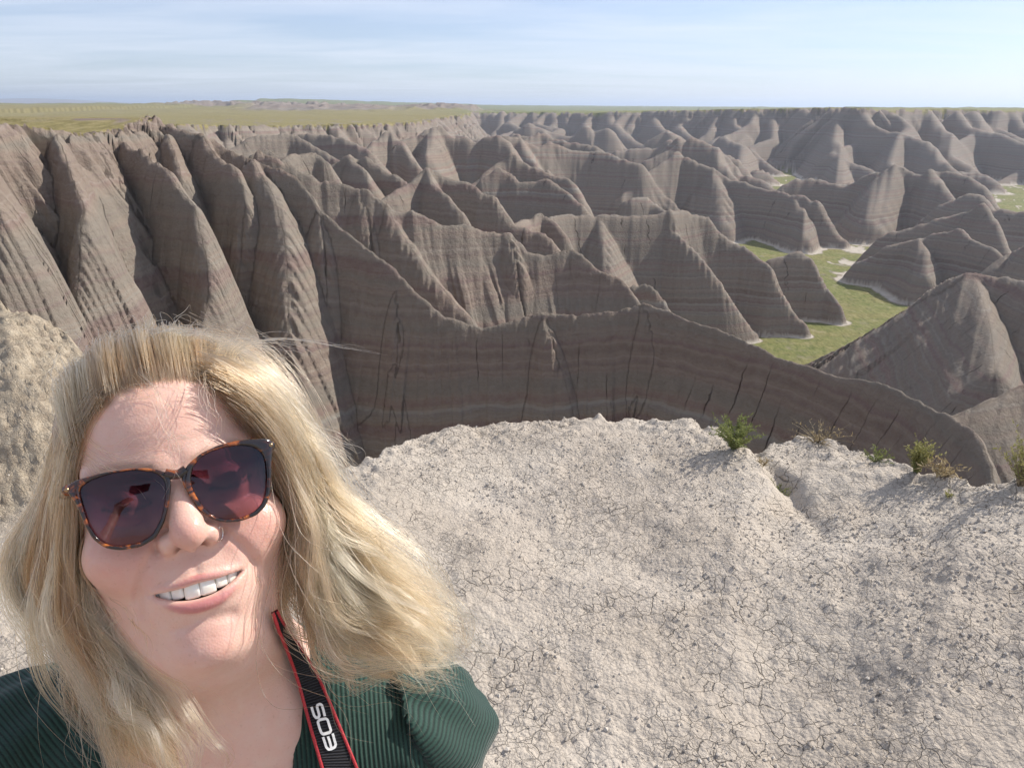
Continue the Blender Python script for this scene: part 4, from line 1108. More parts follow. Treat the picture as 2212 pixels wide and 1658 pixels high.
def skin_color(V):
    q = w2f(V); x, y, z = q[:, 0], q[:, 1], q[:, 2]
    c = np.tile(np.array([[0.70, 0.465, 0.375]]), (len(V), 1))
    def blend(m, colr):
        nonlocal c
        c = c * (1 - m[:, None]) + np.array(colr)[None] * m[:, None]
    g = lambda cx, cy, cz, r: np.exp(-(((x - cx) ** 2 + (y - cy) ** 2 + (z - cz) ** 2) / r ** 2))
    fr = smooth(-6, -3, z)
    blend(0.55 * g(3.9, -4.6, -1, 2.3), (0.60, 0.27, 0.215)); blend(0.55 * g(-3.9, -4.6, -1, 2.3), (0.60, 0.27, 0.215))
    blend(0.50 * g(0, -3.9, 2, 1.3), (0.58, 0.27, 0.22)); blend(0.35 * g(0, -11.2, 0, 1.7), (0.58, 0.28, 0.235))
    blend(0.25 * g(0, 3, -0.5, 3.5), (0.60, 0.33, 0.26))
    blend(0.5 * g(3.1, -1.6, -1, 1.5), (0.48, 0.25, 0.20)); blend(0.5 * g(-3.1, -1.6, -1, 1.5), (0.48, 0.25, 0.20))
    du = chain(q.astype(f32), UL, ULR * 1.0); dl = chain(q.astype(f32), LL, LLR * 1.0)
    lipm = smooth(0.11, -0.02, np.minimum(du + 0.02, dl))
    lipm *= (y < -6.4) & (y > -9)
    blend(lipm * 0.9, (0.50, 0.175, 0.175))
    inside = smooth(-0.32, -0.62, z - lip_z(x)) * (y < up_edge(x) + 0.4) * (y > lo_edge(x) - 0.5) * (np.abs(x) < 3.1)
    blend(inside, (0.055, 0.012, 0.012))
    nos = np.exp(-(((np.abs(x) - 0.66) / 0.34) ** 2 + ((y + 4.7) / 0.34) ** 2)) * (z > 0.1) * (z < 1.5)
    blend(np.clip(nos * 0.9, 0, 0.85), (0.14, 0.045, 0.035))
    # lash line and brows
    m = fr * np.exp(-(dist2(np.abs(x), y, [(1.75, -1.4), (2.6, -1.55), (3.6, -1.5), (4.5, -1.2)]) / 0.11) ** 2)
    blend(np.clip(m, 0, 0.9), (0.06, 0.035, 0.025))
    m = fr * np.exp(-(dist2(np.abs(x), y, [(1.3, 0.75), (2.6, 1.15), (3.8, 1.25), (5.0, 0.75)]) / 0.28) ** 2)
    blend(np.clip(m * 0.55, 0, 0.5), (0.26, 0.15, 0.085))
    hl = np.interp(x, [-7, -5.2, -4.2, -2.5, 0, 2.5, 4.2, 5.4, 6.5, 7.4], [-0.5, 2.6, 4.4, 5.7, 6.1, 5.6, 4.0, 1.6, -1.5, -5.0])
    m = smooth(-0.25, 0.55, y - hl + 0.35 * noise3(q * 1.7, 5) + 0.7 * smooth(-8.5, -11, z) * 12) * (y > -8) * (z < 0.5)
    blend(np.clip(m, 0, 0.93), (0.17, 0.115, 0.065))
    # chest caught a little sun
    b = (V - NB) @ np.stack([RGT, FWD, UPV], 1)
    blend(0.35 * smooth(0.02, -0.06, b[:, 2]), (0.58, 0.31, 0.22))
    return c

person = None
if want('person'):
    foot = np.array([NB[0], NB[1], 0.0])
    person = empty('person', foot - FWD * 0.02)
    tag(person, 'smiling person with wind-blown blonde hair in a ribbed dark green top, taking a selfie', 'person')
    n = NT('skin')
    c = n.attr('tone', 'Color')
    pos = n.geo()
    mot = n.noise(pos, 95.0, 4, 0.6)
    c = n.mix(n.rng(mot, 0.35, 0.65, 0.0, 0.30), c, n.mix(1.0, c, (0.95, 0.72, 0.66), 'MULTIPLY'))
    c = n.mix(n.rng(n.noise(pos, 420.0, 2, 0.5), 0.62, 0.75, 0.0, 0.22), c, (0.36, 0.19, 0.12))
    h = n.math('ADD', n.math('MULTIPLY', n.noise(pos, 900.0, 3, 0.6), 0.35), n.math('MULTIPLY', n.vor(pos, 620.0, 'F1'), 0.5))
    h = n.math('ADD', h, n.math('MULTIPLY', n.noise(pos, 140.0, 3, 0.5), 1.2))
    sk = n.bsdf(c, n.rng(n.noise(pos, 60.0, 2), 0.35, 0.65, 0.34, 0.48), n.bump(h, 0.42, 0.0006), Specular_IOR_Level=0.42)
    sk.subsurface_method = 'RANDOM_WALK'
    sk.inputs['Subsurface Weight'].default_value = 0.28
    sk.inputs['Subsurface Radius'].default_value = (1.0, 0.36, 0.20)
    sk.inputs['Subsurface Scale'].default_value = 0.006
    skin = n.m
    allp = np.array([SH_R, EL_R, WR_R, SH_L, EL_L, WR_L, f2w((0, 14, -8)), f2w((0, 0, -21)), f2w((0, 0, 5)), NB, *[q for H in (HANDS, HANDS2) for pts, _ in H for q in pts], b2w(0, 0.15, -0.30), b2w(0, -0.15, -0.30)])
    lo = allp.min(0) - 0.09; hi = allp.max(0) + 0.09
    import time as _t; t0 = _t.time()
    V, Q = surface_nets(person_sdf, lo, hi, 0.0019)
    # what the clothes hide is left out below the chest
    bz = ((V - NB) @ UPV); br = (V - NB) @ RGT
    cut = (bz[Q].min(1) < -0.27) & (np.abs(br[Q].mean(1)) < 0.15)
    q_ = w2f(V)
    dsh = shirt_sdf(V)
    cut |= (dsh[Q] < -0.0045).all(1)
    body = mesh_obj('body', V, quads=Q[~cut], mat=skin, parent=person, cols=dict(tone=skin_color(V)))
    print('body', len(V), _t.time() - t0)
    # ribbed top
    t0 = _t.time()
    lo = b2w(0, 0, 0) - np.array([0.40, 0.46, 0.60]); hi = b2w(0, 0, 0) + np.array([0.40, 0.40, 0.12])
    V, Q = surface_nets(shirt_sdf, lo, hi, 0.0032)
    b = (V - NB) @ np.stack([RGT, FWD, UPV], 1)
    rib = b[:, 0] * 1.0 + 0.10 * b[:, 2] * np.sign(b[:, 0])
    slv = np.zeros(len(V))
    for SH, EL, sg, end in SLEEVE:
        ax_ = (EL - SH) / np.linalg.norm(EL - SH)
        t = (V - SH) @ ax_
        on = ((b[:, 0] + 0.6 * b[:, 2] > 0.1495) if sg > 0 else (0.55 * b[:, 2] - b[:, 0] > 0.0495)) & (t > -0.09)
        rib = np.where(on, t, rib)
    n = NT('ribbed_knit')
    rb = n.attr('rib')
    ph = n.math('SINE', n.math('MULTIPLY', rb, 6.28318 / 0.0034))
    pos = n.geo()
    kc = n.mix(n.rng(ph, -1.0, 0.2, 0.0, 1.0), (0.004, 0.014, 0.010), (0.017, 0.052, 0.038))
    kc = n.mix(n.rng(n.noise(pos, 700.0, 2), 0.55, 0.7, 0.0, 0.25), kc, (0.06, 0.11, 0.09))
    hh = n.math('ADD', n.math('MULTIPLY', ph, 0.5), n.math('MULTIPLY', n.noise(pos, 600.0, 3), 0.4))
    kb = n.bsdf(kc, 0.75, n.bump(hh, 0.9, 0.0008), Specular_IOR_Level=0.3)
    kb.inputs['Sheen Weight'].default_value = 0.12
    shirt = mesh_obj('shirt', V, quads=Q, mat=n.m, parent=person, attrs=dict(rib=rib))
    print('shirt', len(V), _t.time() - t0)
    # teeth: each its own piece, on an arch behind the lips
    n = NT('enamel')
    tb = n.bsdf(n.mix(n.rng(n.noise(n.geo(), 300.0, 2), 0.4, 0.7), (0.84, 0.79, 0.69), (0.88, 0.85, 0.78)), 0.22, Specular_IOR_Level=0.5)
    tb.inputs['Subsurface Weight'].default_value = 0.15; tb.inputs['Subsurface Radius'].default_value = (1, 0.8, 0.6); tb.inputs['Subsurface Scale'].default_value = 0.003
    widths = [(0.92, 1.05), (0.74, 0.95), (0.76, 1.0), (0.68, 0.9), (0.66, 0.84), (0.8, 0.8)]
    for sgn in (-1, 1):
        xs = 0.0
        for k, (w, hgt) in enumerate(widths):
            xs2 = xs + w * (0.98 if k < 2 else 0.88 if k < 3 else 0.70)
            xc = sgn * (xs + xs2) / 2; xs = xs2
            zc = lip_z(xc) * 1.0 - 0.52 - 0.05 * xc * xc
            yaw = math.atan(2 * 0.19 * xc)
            u = np.linspace(0, 2 * np.pi, 20, endpoint=False)
            rows = []
            for t in np.linspace(0, 1, 9):
                ww = w * 0.49 * (0.80 + 0.20 * min(1, (1 - t) * 2.2) if t < 0.9 else 0.80) * (0.86 + 0.14 * math.sin(math.pi * (0.15 + 0.75 * (1 - t))))
                ww = w * 0.545 * (1 - 0.07 * t) * (0.97 if t == 0 else 1.0)
                th_ = 0.20 + 0.12 * t
                sx = np.sign(np.cos(u)) * np.abs(np.cos(u)) ** 0.38 * ww * (0.985); sz = np.sign(np.sin(u)) * np.abs(np.sin(u)) ** 0.7 * th_
                edge = 0.05 * (np.abs(sx) / (w * 0.5)) ** 4 if t == 0 else 0
                yy = -7.92 + 0.03 * abs(xc) + 0.10 * (k in (1, 3)) + (0.035 * xc ** 2) + hgt * t + edge
                rows.append(np.stack([xc + sx * math.cos(yaw) + sz * math.sin(yaw), np.full(20, 0.0) + yy, zc - sx * math.sin(yaw) + sz * math.cos(yaw) + 0.10 * math.sin(math.pi * min(t, 0.8))], 1))
            vs = np.concatenate(rows + [rows[0].mean(0)[None] + [[0, -0.03, 0]], rows[-1].mean(0)[None]])
            qs = []; ts = []
            for a in range(8):
                for j in range(20):
                    j2 = (j + 1) % 20
                    qs.append((a * 20 + j, (a + 1) * 20 + j, (a + 1) * 20 + j2, a * 20 + j2))
            for j in range(20):
                j2 = (j + 1) % 20
                ts.append((180, j, j2)); ts.append((181, 160 + j2, 160 + j))
            mesh_obj('tooth', f2w(vs), quads=qs, tris=ts, mat=n.m, parent=person)

    # jeans and shoes, below the frame
    def legs_sdf(p):
        p = p.astype(f32); b = w2b(p)
        zg = -NB[2]
        d = ell(b, (0, -0.01, -0.60), (0.165, 0.125, 0.13))
        for sg in (-1, 1):
            d = smin(d, chain(b, [(sg * 0.085, -0.01, -0.62), (sg * 0.10, 0.0, -0.62 + (zg + 0.62) * 0.52), (sg * 0.105, -0.02, zg + 0.09)], [0.088, 0.060, 0.050]), 0.04)
        return np.maximum(d, -(b[:, 2] - zg - 0.07))
    lo = np.array([NB[0] - 0.3, NB[1] - 0.3, 0.02]); hi = np.array([NB[0] + 0.3, NB[1] + 0.3, NB[2] - 0.42])
    V, Q = surface_nets(legs_sdf, lo, hi, 0.011)
    n = NT('denim'); n.bsdf(n.mix(n.noise(n.geo(), 220.0, 4), (0.02, 0.03, 0.06), (0.05, 0.07, 0.12)), 0.85, n.bump(n.noise(n.geo(), 500.0, 2), 0.4, 0.001))
    mesh_obj('trousers', V, quads=Q, mat=n.m, parent=person)
    n = NT('shoe_cloth'); n.bsdf((0.10, 0.10, 0.11), 0.7)
    for sg in (-1, 1):
        def shoe_sdf(p):
            p = p.astype(f32); b = w2b(p); zg = -NB[2]
            d = chain(b, [(sg * 0.105, -0.05, zg + 0.045), (sg * 0.11, 0.08, zg + 0.035), (sg * 0.115, 0.15, zg + 0.028)], [0.043, 0.045, 0.032])
            d = smin(d, rcone(b, (sg * 0.105, -0.03, zg + 0.05), (sg * 0.105, -0.025, zg + 0.11), 0.045, 0.046), 0.03)
            return np.maximum(d, -(b[:, 2] - zg - 0.004))
        c = b2w(sg * 0.11, 0.04, -NB[2] + 0.05)
        V, Q = surface_nets(shoe_sdf, c - 0.2, c + 0.2, 0.008)
        mesh_obj('shoe', V, quads=Q, mat=n.m, parent=person)
# ------------------------------------------------------------------ sunglasses, nose ring, strap, phone
def C2(pts):      # traced outline points -> frame coordinates
    a = np.array(pts, float)
    return (120 + a[:, 0] / 3.014) / 1.1573, (900 + a[:, 1] / 3.014) / 1.1573
def glass_z(x, y): return 1.25 - 0.020 * x * x + 0.05 * np.minimum(y, 0)
def on_glass(pts):
    px, py = C2(pts)
    P = on_face(px, py, np.full(px.shape, 1.0))
    for _ in range(4): P = on_face(px, py, glass_z(P[:, 0], P[:, 1]))
    return P
def ring_resample(P, c, n=72):
    a = np.unwrap(np.arctan2(P[:, 1] - c[1], P[:, 0] - c[0]))
    if a[-1] < a[0]: P = P[::-1]; a = a[::-1]
    P3 = np.concatenate([P, P, P]); a3 = np.concatenate([a - 2 * np.pi, a, a + 2 * np.pi])
    o = np.argsort(a3); a3 = a3[o]; P3 = P3[o]
    t = np.linspace(-np.pi, np.pi, n, endpoint=False)
    R_ = np.stack([np.interp(t, a3, P3[:, j]) for j in range(3)], 1)
    k = np.array([1, 2, 1]) / 4.0
    for _ in range(1): R_ = k[0] * np.roll(R_, 1, 0) + k[1] * R_ + k[2] * np.roll(R_, -1, 0)
    return R_
LI = [(240, 960), (330, 900), (480, 850), (650, 825), (790, 840), (860, 880), (890, 950), (880, 1080), (850, 1200), (790, 1310), (700, 1370), (560, 1400), (450, 1390), (370, 1330), (310, 1240), (270, 1120), (240, 1010)]
LO = [(122, 950), (240, 893), (400, 850), (600, 817), (740, 810), (860, 828), (925, 868), (930, 960), (912, 1090), (880, 1220), (815, 1340), (705, 1405), (545, 1433), (430, 1415), (340, 1350), (280, 1250), (236, 1140), (205, 1070), (175, 1030), (132, 1005)]
RI = [(1078, 900), (1085, 825), (1135, 742), (1220, 692), (1330, 655), (1450, 640), (1540, 650), (1605, 690), (1638, 760), (1648, 880), (1640, 1000), (1605, 1090), (1540, 1150), (1440, 1188), (1330, 1198), (1245, 1172), (1172, 1105), (1115, 1020), (1082, 950)]
RO = [(1010, 930), (1005, 860), (1055, 780), (1150, 700), (1280, 640), (1420, 606), (1560, 592), (1690, 586), (1702, 640), (1688, 720), (1686, 860), (1678, 1000), (1640, 1100), (1570, 1170), (1450, 1214), (1330, 1224), (1222, 1194), (1142, 1130), (1075, 1040)]
if want('person'):
    hp = f2w((0, 0, 1.3))
    shades = empty('sunglasses', hp)
    tag(shades, 'tortoiseshell sunglasses with tinted purple lenses worn on the smiling face', 'sunglasses')
    n = NT('tortoiseshell')
    pos = n.geo()
    tn = n.noise(n.vmul(pos, (1.0, 1.0, 1.3)), 85.0, 3, 0.55, 0.9)
    tc_ = n.ramp(tn, [(0.44, (0.010, 0.005, 0.004)), (0.53, (0.05, 0.012, 0.004)), (0.60, (0.26, 0.062, 0.010)), (0.70, (0.50, 0.16, 0.025))])
    tb = n.bsdf(tc_, 0.10, Specular_IOR_Level=0.5)
    tb.inputs['Coat Weight'].default_value = 0.6; tb.inputs['Coat Roughness'].default_value = 0.04
    tort = n.m
    n = NT('tinted_lens')
    gfac = n.attr('grad')
    tr_ = n.n('ShaderNodeBsdfTransparent'); n.put(tr_.inputs[0], n.mix(gfac, (0.56, 0.37, 0.42), (0.24, 0.13, 0.20)))
    gl_ = n.n('ShaderNodeBsdfGlossy'); n.put(gl_.inputs[0], (0.90, 0.93, 1.0)); gl_.inputs['Roughness'].default_value = 0.015
    fz = n.n('ShaderNodeFresnel'); fz.inputs[0].default_value = 1.56
    ms = n.n('ShaderNodeMixShader'); n.put(ms.inputs[0], n.math('MULTIPLY', fz.outputs[0], 1.0, clamp=True))
    n.t.links.new(tr_.outputs[0], ms.inputs[1]); n.t.links.new(gl_.outputs[0], ms.inputs[2]); n.t.links.new(ms.outputs[0], n.out.inputs[0])
    lensm = n.m
    n = NT('hinge_metal'); n.bsdf((0.35, 0.24, 0.14), 0.3, Metallic=1.0); hinge = n.m
    fv, fq, off = [], [], 0
    NS, NPH = 72, 12
    for I_, O_ in ((LI, LO), (RI, RO)):
        Pi, Po = on_glass(I_), on_glass(O_)
        c = Pi.mean(0)
        A, B = ring_resample(Pi, c, NS), ring_resample(Po, c, NS)
        C = (A + B) / 2; W = (B - A) / 2
        ph = np.linspace(0, 2 * np.pi, NPH, endpoint=False)
        cs = np.sign(np.cos(ph)) * np.abs(np.cos(ph)) ** 0.7; sn = np.sign(np.sin(ph)) * np.abs(np.sin(ph)) ** 0.7
        v = C[:, None] + W[:, None] * cs[None, :, None] + np.array([0, 0, 0.21])[None, None] * sn[None, :, None]
        fv.append(v.reshape(-1, 3))
        i = np.arange(NS)[:, None] * NPH; i2 = ((np.arange(NS) + 1) % NS)[:, None] * NPH
        j = np.arange(NPH)[None]; j2 = (j + 1) % NPH
        fq.append(np.stack([i + j, i2 + j, i2 + j2, i + j2], -1).reshape(-1, 4) + off); off += NS * NPH
        # lens: two slightly domed skins
        rr_ = np.linspace(0, 1.03, 12)
        ctr = A.mean(0)
        def skin_(z0):
            g = ctr[None, None] + (A[None] - ctr[None, None]) * rr_[:, None, None]
            g = g.copy(); g[..., 2] = glass_z(g[..., 0], g[..., 1]) + z0 + 0.22 * (1 - rr_[:, None] ** 2)
            return g.reshape(-1, 3)
        gv = np.concatenate([skin_(0.03), skin_(-0.10)])
        q = []
        for s_ in (0, 1):
            o_ = s_ * 12 * NS
            for a in range(11):
                for b_ in range(NS):
                    b2 = (b_ + 1) % NS
                    quad = (o_ + a * NS + b_, o_ + (a + 1) * NS + b_, o_ + (a + 1) * NS + b2, o_ + a * NS + b2)
                    q.append(quad if s_ == 0 else quad[::-1])
        gy = gv[:, 1]; grad = smooth(gy.min() + 0.8, gy.max() - 0.4, gy)
        mesh_obj('lens', f2w(gv), quads=q, mat=lensm, parent=shades, attrs=dict(grad=grad))
    fr_o = mesh_obj('frame', f2w(np.concatenate(fv)), quads=np.concatenate(fq), mat=tort, parent=shades)
    # bridge
    bp = on_glass([(880, 850), (930, 862), (985, 858), (1040, 822)])
    v, q = tube_mesh([f2w(catmull(bp, 6))], [np.full(19, 0.0030)], 10)
    mesh_obj('bridge', v, quads=q, mat=tort, parent=shades)
    for sg, pts in ((-1, [(150, 975), (128, 985)]), (1, [(1670, 640), (1692, 640)])):
        P = on_glass(pts)
        a = P[1] + np.array([-sg * 0.15, 0, -0.05])
        path = catmull(np.array([a, a + [sg * 0.10, 0.0, -1.2], [sg * 6.9, 0.1, -5.0], [sg * 7.4, -0.2, -9.0], [sg * 7.3, -1.4, -11.2], [sg * 7.2, -3.2, -12.0]]), 6)
        v, q = tube_mesh([f2w(path)], [np.concatenate([[0.0004], np.linspace(0.0034, 0.0022, len(path) - 2), [0.0004]])], 10)
        mesh_obj('temple', v, quads=q, mat=tort, parent=shades)
        c = P[0] + np.array([sg * 0.05, 0, 0.20])
        th = np.linspace(0, 2 * np.pi, 14, endpoint=False)
        rv = np.concatenate([np.stack([c[0] + 0.13 * np.cos(th), c[1] + 0.13 * np.sin(th), np.full(14, c[2])], 1), np.stack([c[0] + 0.09 * np.cos(th), c[1] + 0.09 * np.sin(th), np.full(14, c[2] + 0.05)], 1), [c + [0, 0, 0.06]]])
        qs = [(k, (k + 1) % 14, 14 + (k + 1) % 14, 14 + k) for k in range(14)]
        mesh_obj('rivet', f2w(rv), quads=qs, tris=[(14 + k, 14 + (k + 1) % 14, 28) for k in range(14)], mat=hinge, parent=shades)
    # nose ring
    th = np.linspace(0, 2 * np.pi, 40)
    c = np.array([1.78, -4.32, 0.42]); e1 = np.array([0.25, 0.95, 0.0]); e2 = np.array([-0.42, 0.1, 0.90]); e1 /= np.linalg.norm(e1); e2 /= np.linalg.norm(e2)
    ringp = c + 0.44 * (np.cos(th)[:, None] * e1 + np.sin(th)[:, None] * e2)
    v, q = tube_mesh([f2w(ringp)], [np.full(40, 0.00048)], 8)
    n = NT('ring_steel'); n.bsdf((0.75, 0.72, 0.70), 0.12, Metallic=1.0)
    nr_ = mesh_obj('nose_ring', v, quads=q, mat=n.m)
    tag(nr_, 'thin silver ring through the side of the nose', 'nose ring')

    # camera strap: follows the chest, a finger's breadth of webbing with red piping
    SL = np.array([(588, 1322), (596, 1345), (601.8, 1363), (617, 1398), (632, 1438), (647, 1483), (660, 1531), (675, 1586), (695, 1655), (715, 1730), (735, 1810)], float)
    SR = np.array([(596, 1318), (608, 1342), (624, 1363), (643, 1391), (667, 1427), (690, 1468), (712, 1516), (735, 1571), (770, 1655), (800, 1735), (828, 1815)], float)
    SLc, SRc = catmull(SL, 6), catmull(SR, 6)
    WL = march(SLc[:, 0], SLc[:, 1], off=0.004); WR = march(SRc[:, 0], SRc[:, 1], off=0.004)
    def sm(P, it=14):
        P = P.copy()
        for _ in range(it): P[1:-1] = 0.25 * P[:-2] + 0.5 * P[1:-1] + 0.25 * P[2:]
        return P
    dl = np.linalg.norm(sm(WL) - [0, 0, CAMZ], axis=1); dr = np.linalg.norm(sm(WR) - [0, 0, CAMZ], axis=1)
    ray = lambda P: camray(P[:, 0], P[:, 1]) / np.linalg.norm(camray(P[:, 0], P[:, 1]), axis=1)[:, None]
    WL = np.array([0, 0, CAMZ]) + ray(SLc) * (dl - 0.003)[:, None]; WR = np.array([0, 0, CAMZ]) + ray(SRc) * (dr - 0.003)[:, None]
    strap = empty('camera_strap', (WL[-1] + WR[-1]) / 2)
    tag(strap, 'black woven camera strap with red edges and white lettering hanging from the neck', 'camera strap')
    NU = 9; K = len(WL)
    us = np.linspace(0, 1, NU)
    G = WL[:, None] * (1 - us)[None, :, None] + WR[:, None] * us[None, :, None]
    nrm = np.cross(np.gradient(G, axis=0), np.gradient(G, axis=1)); nrm /= np.linalg.norm(nrm, axis=2)[..., None] + 1e-12
    if (nrm[K // 2, 4] @ FB[:, 2]) < 0: nrm = -nrm
    top = G + nrm * 0.0006; bot = G - nrm * 0.0010
    V = np.concatenate([top.reshape(-1, 3), bot.reshape(-1, 3)])
    gq = grid_quads(K, NU)
    edge = []
    for a in range(K - 1):
        for u_ in (0, NU - 1):
            edge.append((a * NU + u_, (a + 1) * NU + u_, (a + 1) * NU + u_ + K * NU, a * NU + u_ + K * NU))
    arcl = np.concatenate([[0], np.cumsum(np.linalg.norm(np.diff((WL + WR) / 2, axis=0), axis=1))])
    n = NT('webbing')
    wv = n.math('SINE', n.math('MULTIPLY', n.attr('along'), 6.28318 / 0.0021)); wu = n.math('SINE', n.math('MULTIPLY', n.attr('across'), 160.0))
    wc = n.mix(n.rng(wv, 0.0, 1.0), (0.006, 0.006, 0.008), (0.035, 0.036, 0.044))
    n.bsdf(wc, 0.7, n.bump(n.math('ADD', wv, n.math('MULTIPLY', wu, 0.3)), 0.8, 0.0005), Specular_IOR_Level=0.3)
    al = np.repeat(arcl, NU); ac = np.tile(us, K)
    mesh_obj('webbing', V, quads=np.concatenate([gq, gq[:, ::-1] + K * NU, edge]), mat=n.m, parent=strap, attrs=dict(along=np.tile(al, 2), across=np.tile(ac, 2)))
    n = NT('red_piping'); n.bsdf(n.mix(n.rng(n.noise(n.geo(), 1500.0, 2), 0.4, 0.6), (0.30, 0.012, 0.018), (0.52, 0.035, 0.045)), 0.6); redp = n.m
    for E in (G[:, 0] * 0.97 + G[:, 1] * 0.03, G[:, -1] * 0.97 + G[:, -2] * 0.03):
        v, q = tube_mesh([E + nrm[:, 0] * 0.0004], [np.full(K, 0.0012)], 8)
        mesh_obj('piping', v, quads=q, mat=redp, parent=strap)
    # white letters woven into it
    n = NT('white_thread'); n.bsdf((0.80, 0.80, 0.78), 0.6, n.bump(n.noise(n.geo(), 2500.0, 2), 0.3, 0.0003)); wth = n.m
    def Z5(pts): a = np.array(pts, float); return (690 + a[:, 0] / 4.618) / 1.1573, (1560 + a[:, 1] / 4.618) / 1.1573
    TOPg = G + nrm * 0.0011
    pxg, pyg, _ = to_px(TOPg)
    def on_strap(px, py):
        out = []
        for x, y in zip(px, py):
            rowc = np.array([np.interp(y, pyg[:, u_], np.arange(K)) for u_ in (0, NU - 1)])
            best = None
            for it in range(6):
                r0 = rowc.mean() if best is None else best[0]
                xl = np.interp(r0, np.arange(K), pxg[:, 0]); xr = np.interp(r0, np.arange(K), pxg[:, -1])
                u = (x - xl) / (xr - xl)
                r0 = rowc[0] * (1 - u) + rowc[1] * u; best = (r0, u)
            r0, u = best; i = int(np.clip(np.floor(r0), 0, K - 2)); f = r0 - i
            a = TOPg[i] * (1 - f) + TOPg[i + 1] * f
            j = np.clip(u, 0, 1) * (NU - 1); k = int(min(np.floor(j), NU - 2))
            out.append(a[k] * (1 - (j - k)) + a[k + 1] * (j - k))
        return np.array(out)
    letters = dict(S=[[(408, 948), (425, 1005), (440, 1050), (462, 1075), (488, 1070), (498, 1048), (487, 1000), (473, 955), (478, 930), (505, 918), (528, 932), (545, 985), (562, 1055)]],
                   O=[[(482, 1125), (500, 1100), (570, 1085), (594, 1100), (615, 1165), (632, 1225), (615, 1250), (548, 1268), (522, 1252), (500, 1190), (482, 1125), (500, 1100)]],
                   E=[[(540, 1298), (560, 1355), (580, 1415), (605, 1440), (640, 1435), (675, 1415), (688, 1385), (672, 1330), (652, 1258)], [(598, 1290), (618, 1350), (638, 1425)]])
    for strokes in letters.values():
        vs, qs, o_ = [], [], 0
        for st in strokes:
            a = catmull(np.array([(x, y, 0) for x, y in st], float), 4)
            t_ = np.gradient(a[:, :2], axis=0); t_ /= np.linalg.norm(t_, axis=1)[:, None] + 1e-9
            nn = np.stack([-t_[:, 1], t_[:, 0]], 1) * 14.5
            L_, R_ = a[:, :2] + nn, a[:, :2] - nn
            PL, PR = on_strap(*Z5(L_)), on_strap(*Z5(R_))
            up_ = FB[:, 2] * 100 * 0.0004
            vs += [PL + up_, PR + up_, PL - up_, PR - up_]; m_ = len(a)
            for k in range(m_ - 1):
                for A_, B_ in ((0, 1), (2, 0), (1, 3)):
                    qs.append((o_ + A_ * m_ + k, o_ + B_ * m_ + k, o_ + B_ * m_ + k + 1, o_ + A_ * m_ + k + 1))
            o_ += 4 * m_
        mesh_obj('letter', np.concatenate(vs), quads=qs, mat=wth, parent=strap, smooth_shade=False)

    # phone at arm's length (mirrored in the lenses)
    n = NT('phone_glass'); n.bsdf((0.008, 0.008, 0.010), 0.12)
    ph_o = empty('phone', camp(-0.062, -0.036, 0.008)); tag(ph_o, 'black phone held out at arm length, seen mirrored in the sunglasses', 'phone')
    def rbox(cx, cy, cz, sx, sy, sz, rc, k=5):
        pts = []
        for qx, qy, a0_ in ((1, 1, 0), (-1, 1, 90), (-1, -1, 180), (1, -1, 270)):
            for a_ in np.radians(np.linspace(a0_, a0_ + 90, k)): pts.append((cx + qx * (sx / 2 - rc) + rc * math.cos(a_), cy + qy * (sy / 2 - rc) + rc * math.sin(a_)))
        m_ = len(pts); lay = []
        for z_, sc in ((cz - sz / 2, 0.985), (cz - sz / 2 + 0.001, 1.0), (cz + sz / 2 - 0.001, 1.0), (cz + sz / 2, 0.985)):
            lay += [camp(cx + (x - cx) * sc, cy + (y - cy) * sc, z_) for x, y in pts]
        fs = [tuple(range(m_)), tuple(range(4 * m_ - 1, 3 * m_ - 1, -1))]
        for l_ in range(3):
            for j_ in range(m_): fs.append((l_ * m_ + j_, (l_ + 1) * m_ + j_, (l_ + 1) * m_ + (j_ + 1) % m_, l_ * m_ + (j_ + 1) % m_))
        return lay, fs
    v, f = rbox(-0.062, 0, 0.008, 0.155, 0.074, 0.008, 0.009)
    mesh_obj('body', v, faces=f, mat=n.m, parent=ph_o, smooth_shade=False)
    n = NT('lens_black'); n.bsdf((0.01, 0.01, 0.02), 0.05)
    v, f = rbox(-0.118, 0.018, 0.0135, 0.028, 0.028, 0.003, 0.008)
    mesh_obj('camera_bump', v, faces=f, mat=n.m, parent=ph_o, smooth_shade=False)
# ------------------------------------------------------------------ hair
def resample(P, n):
    P = np.asarray(P, float)
    a = np.concatenate([[0], np.cumsum(np.linalg.norm(np.diff(P, axis=0), axis=1))]); a /= a[-1]
    C = catmull2(P, 8); b = np.concatenate([[0], np.cumsum(np.linalg.norm(np.diff(C, axis=0), axis=1))]); b /= b[-1]
    t = np.linspace(0, 1, n)
    return np.stack([np.interp(t, b, C[:, j]) for j in range(C.shape[1])], 1)
def catmull2(P, n_per):
    P = np.asarray(P, float); out = []
    for i in range(len(P) - 1):
        p0 = P[max(i - 1, 0)]; p1 = P[i]; p2 = P[i + 1]; p3 = P[min(i + 2, len(P) - 1)]
        t = np.linspace(0, 1, n_per, endpoint=False)[:, None]
        out.append(0.5 * ((2 * p1) + (-p0 + p2) * t + (2 * p0 - 5 * p1 + 4 * p2 - p3) * t ** 2 + (-p0 + 3 * p1 - 3 * p2 + p3) * t ** 3))
    out.append(P[-1:])
    return np.concatenate(out)
KP = 26
hr = np.random.default_rng(23)
STRANDS, RADII, TONE = [], [], []
def guides_w(G):
    return [resample(at_depth(np.array(g)[:, 0], np.array(g)[:, 1], np.array(g)[:, 2]), KP) for g in G]
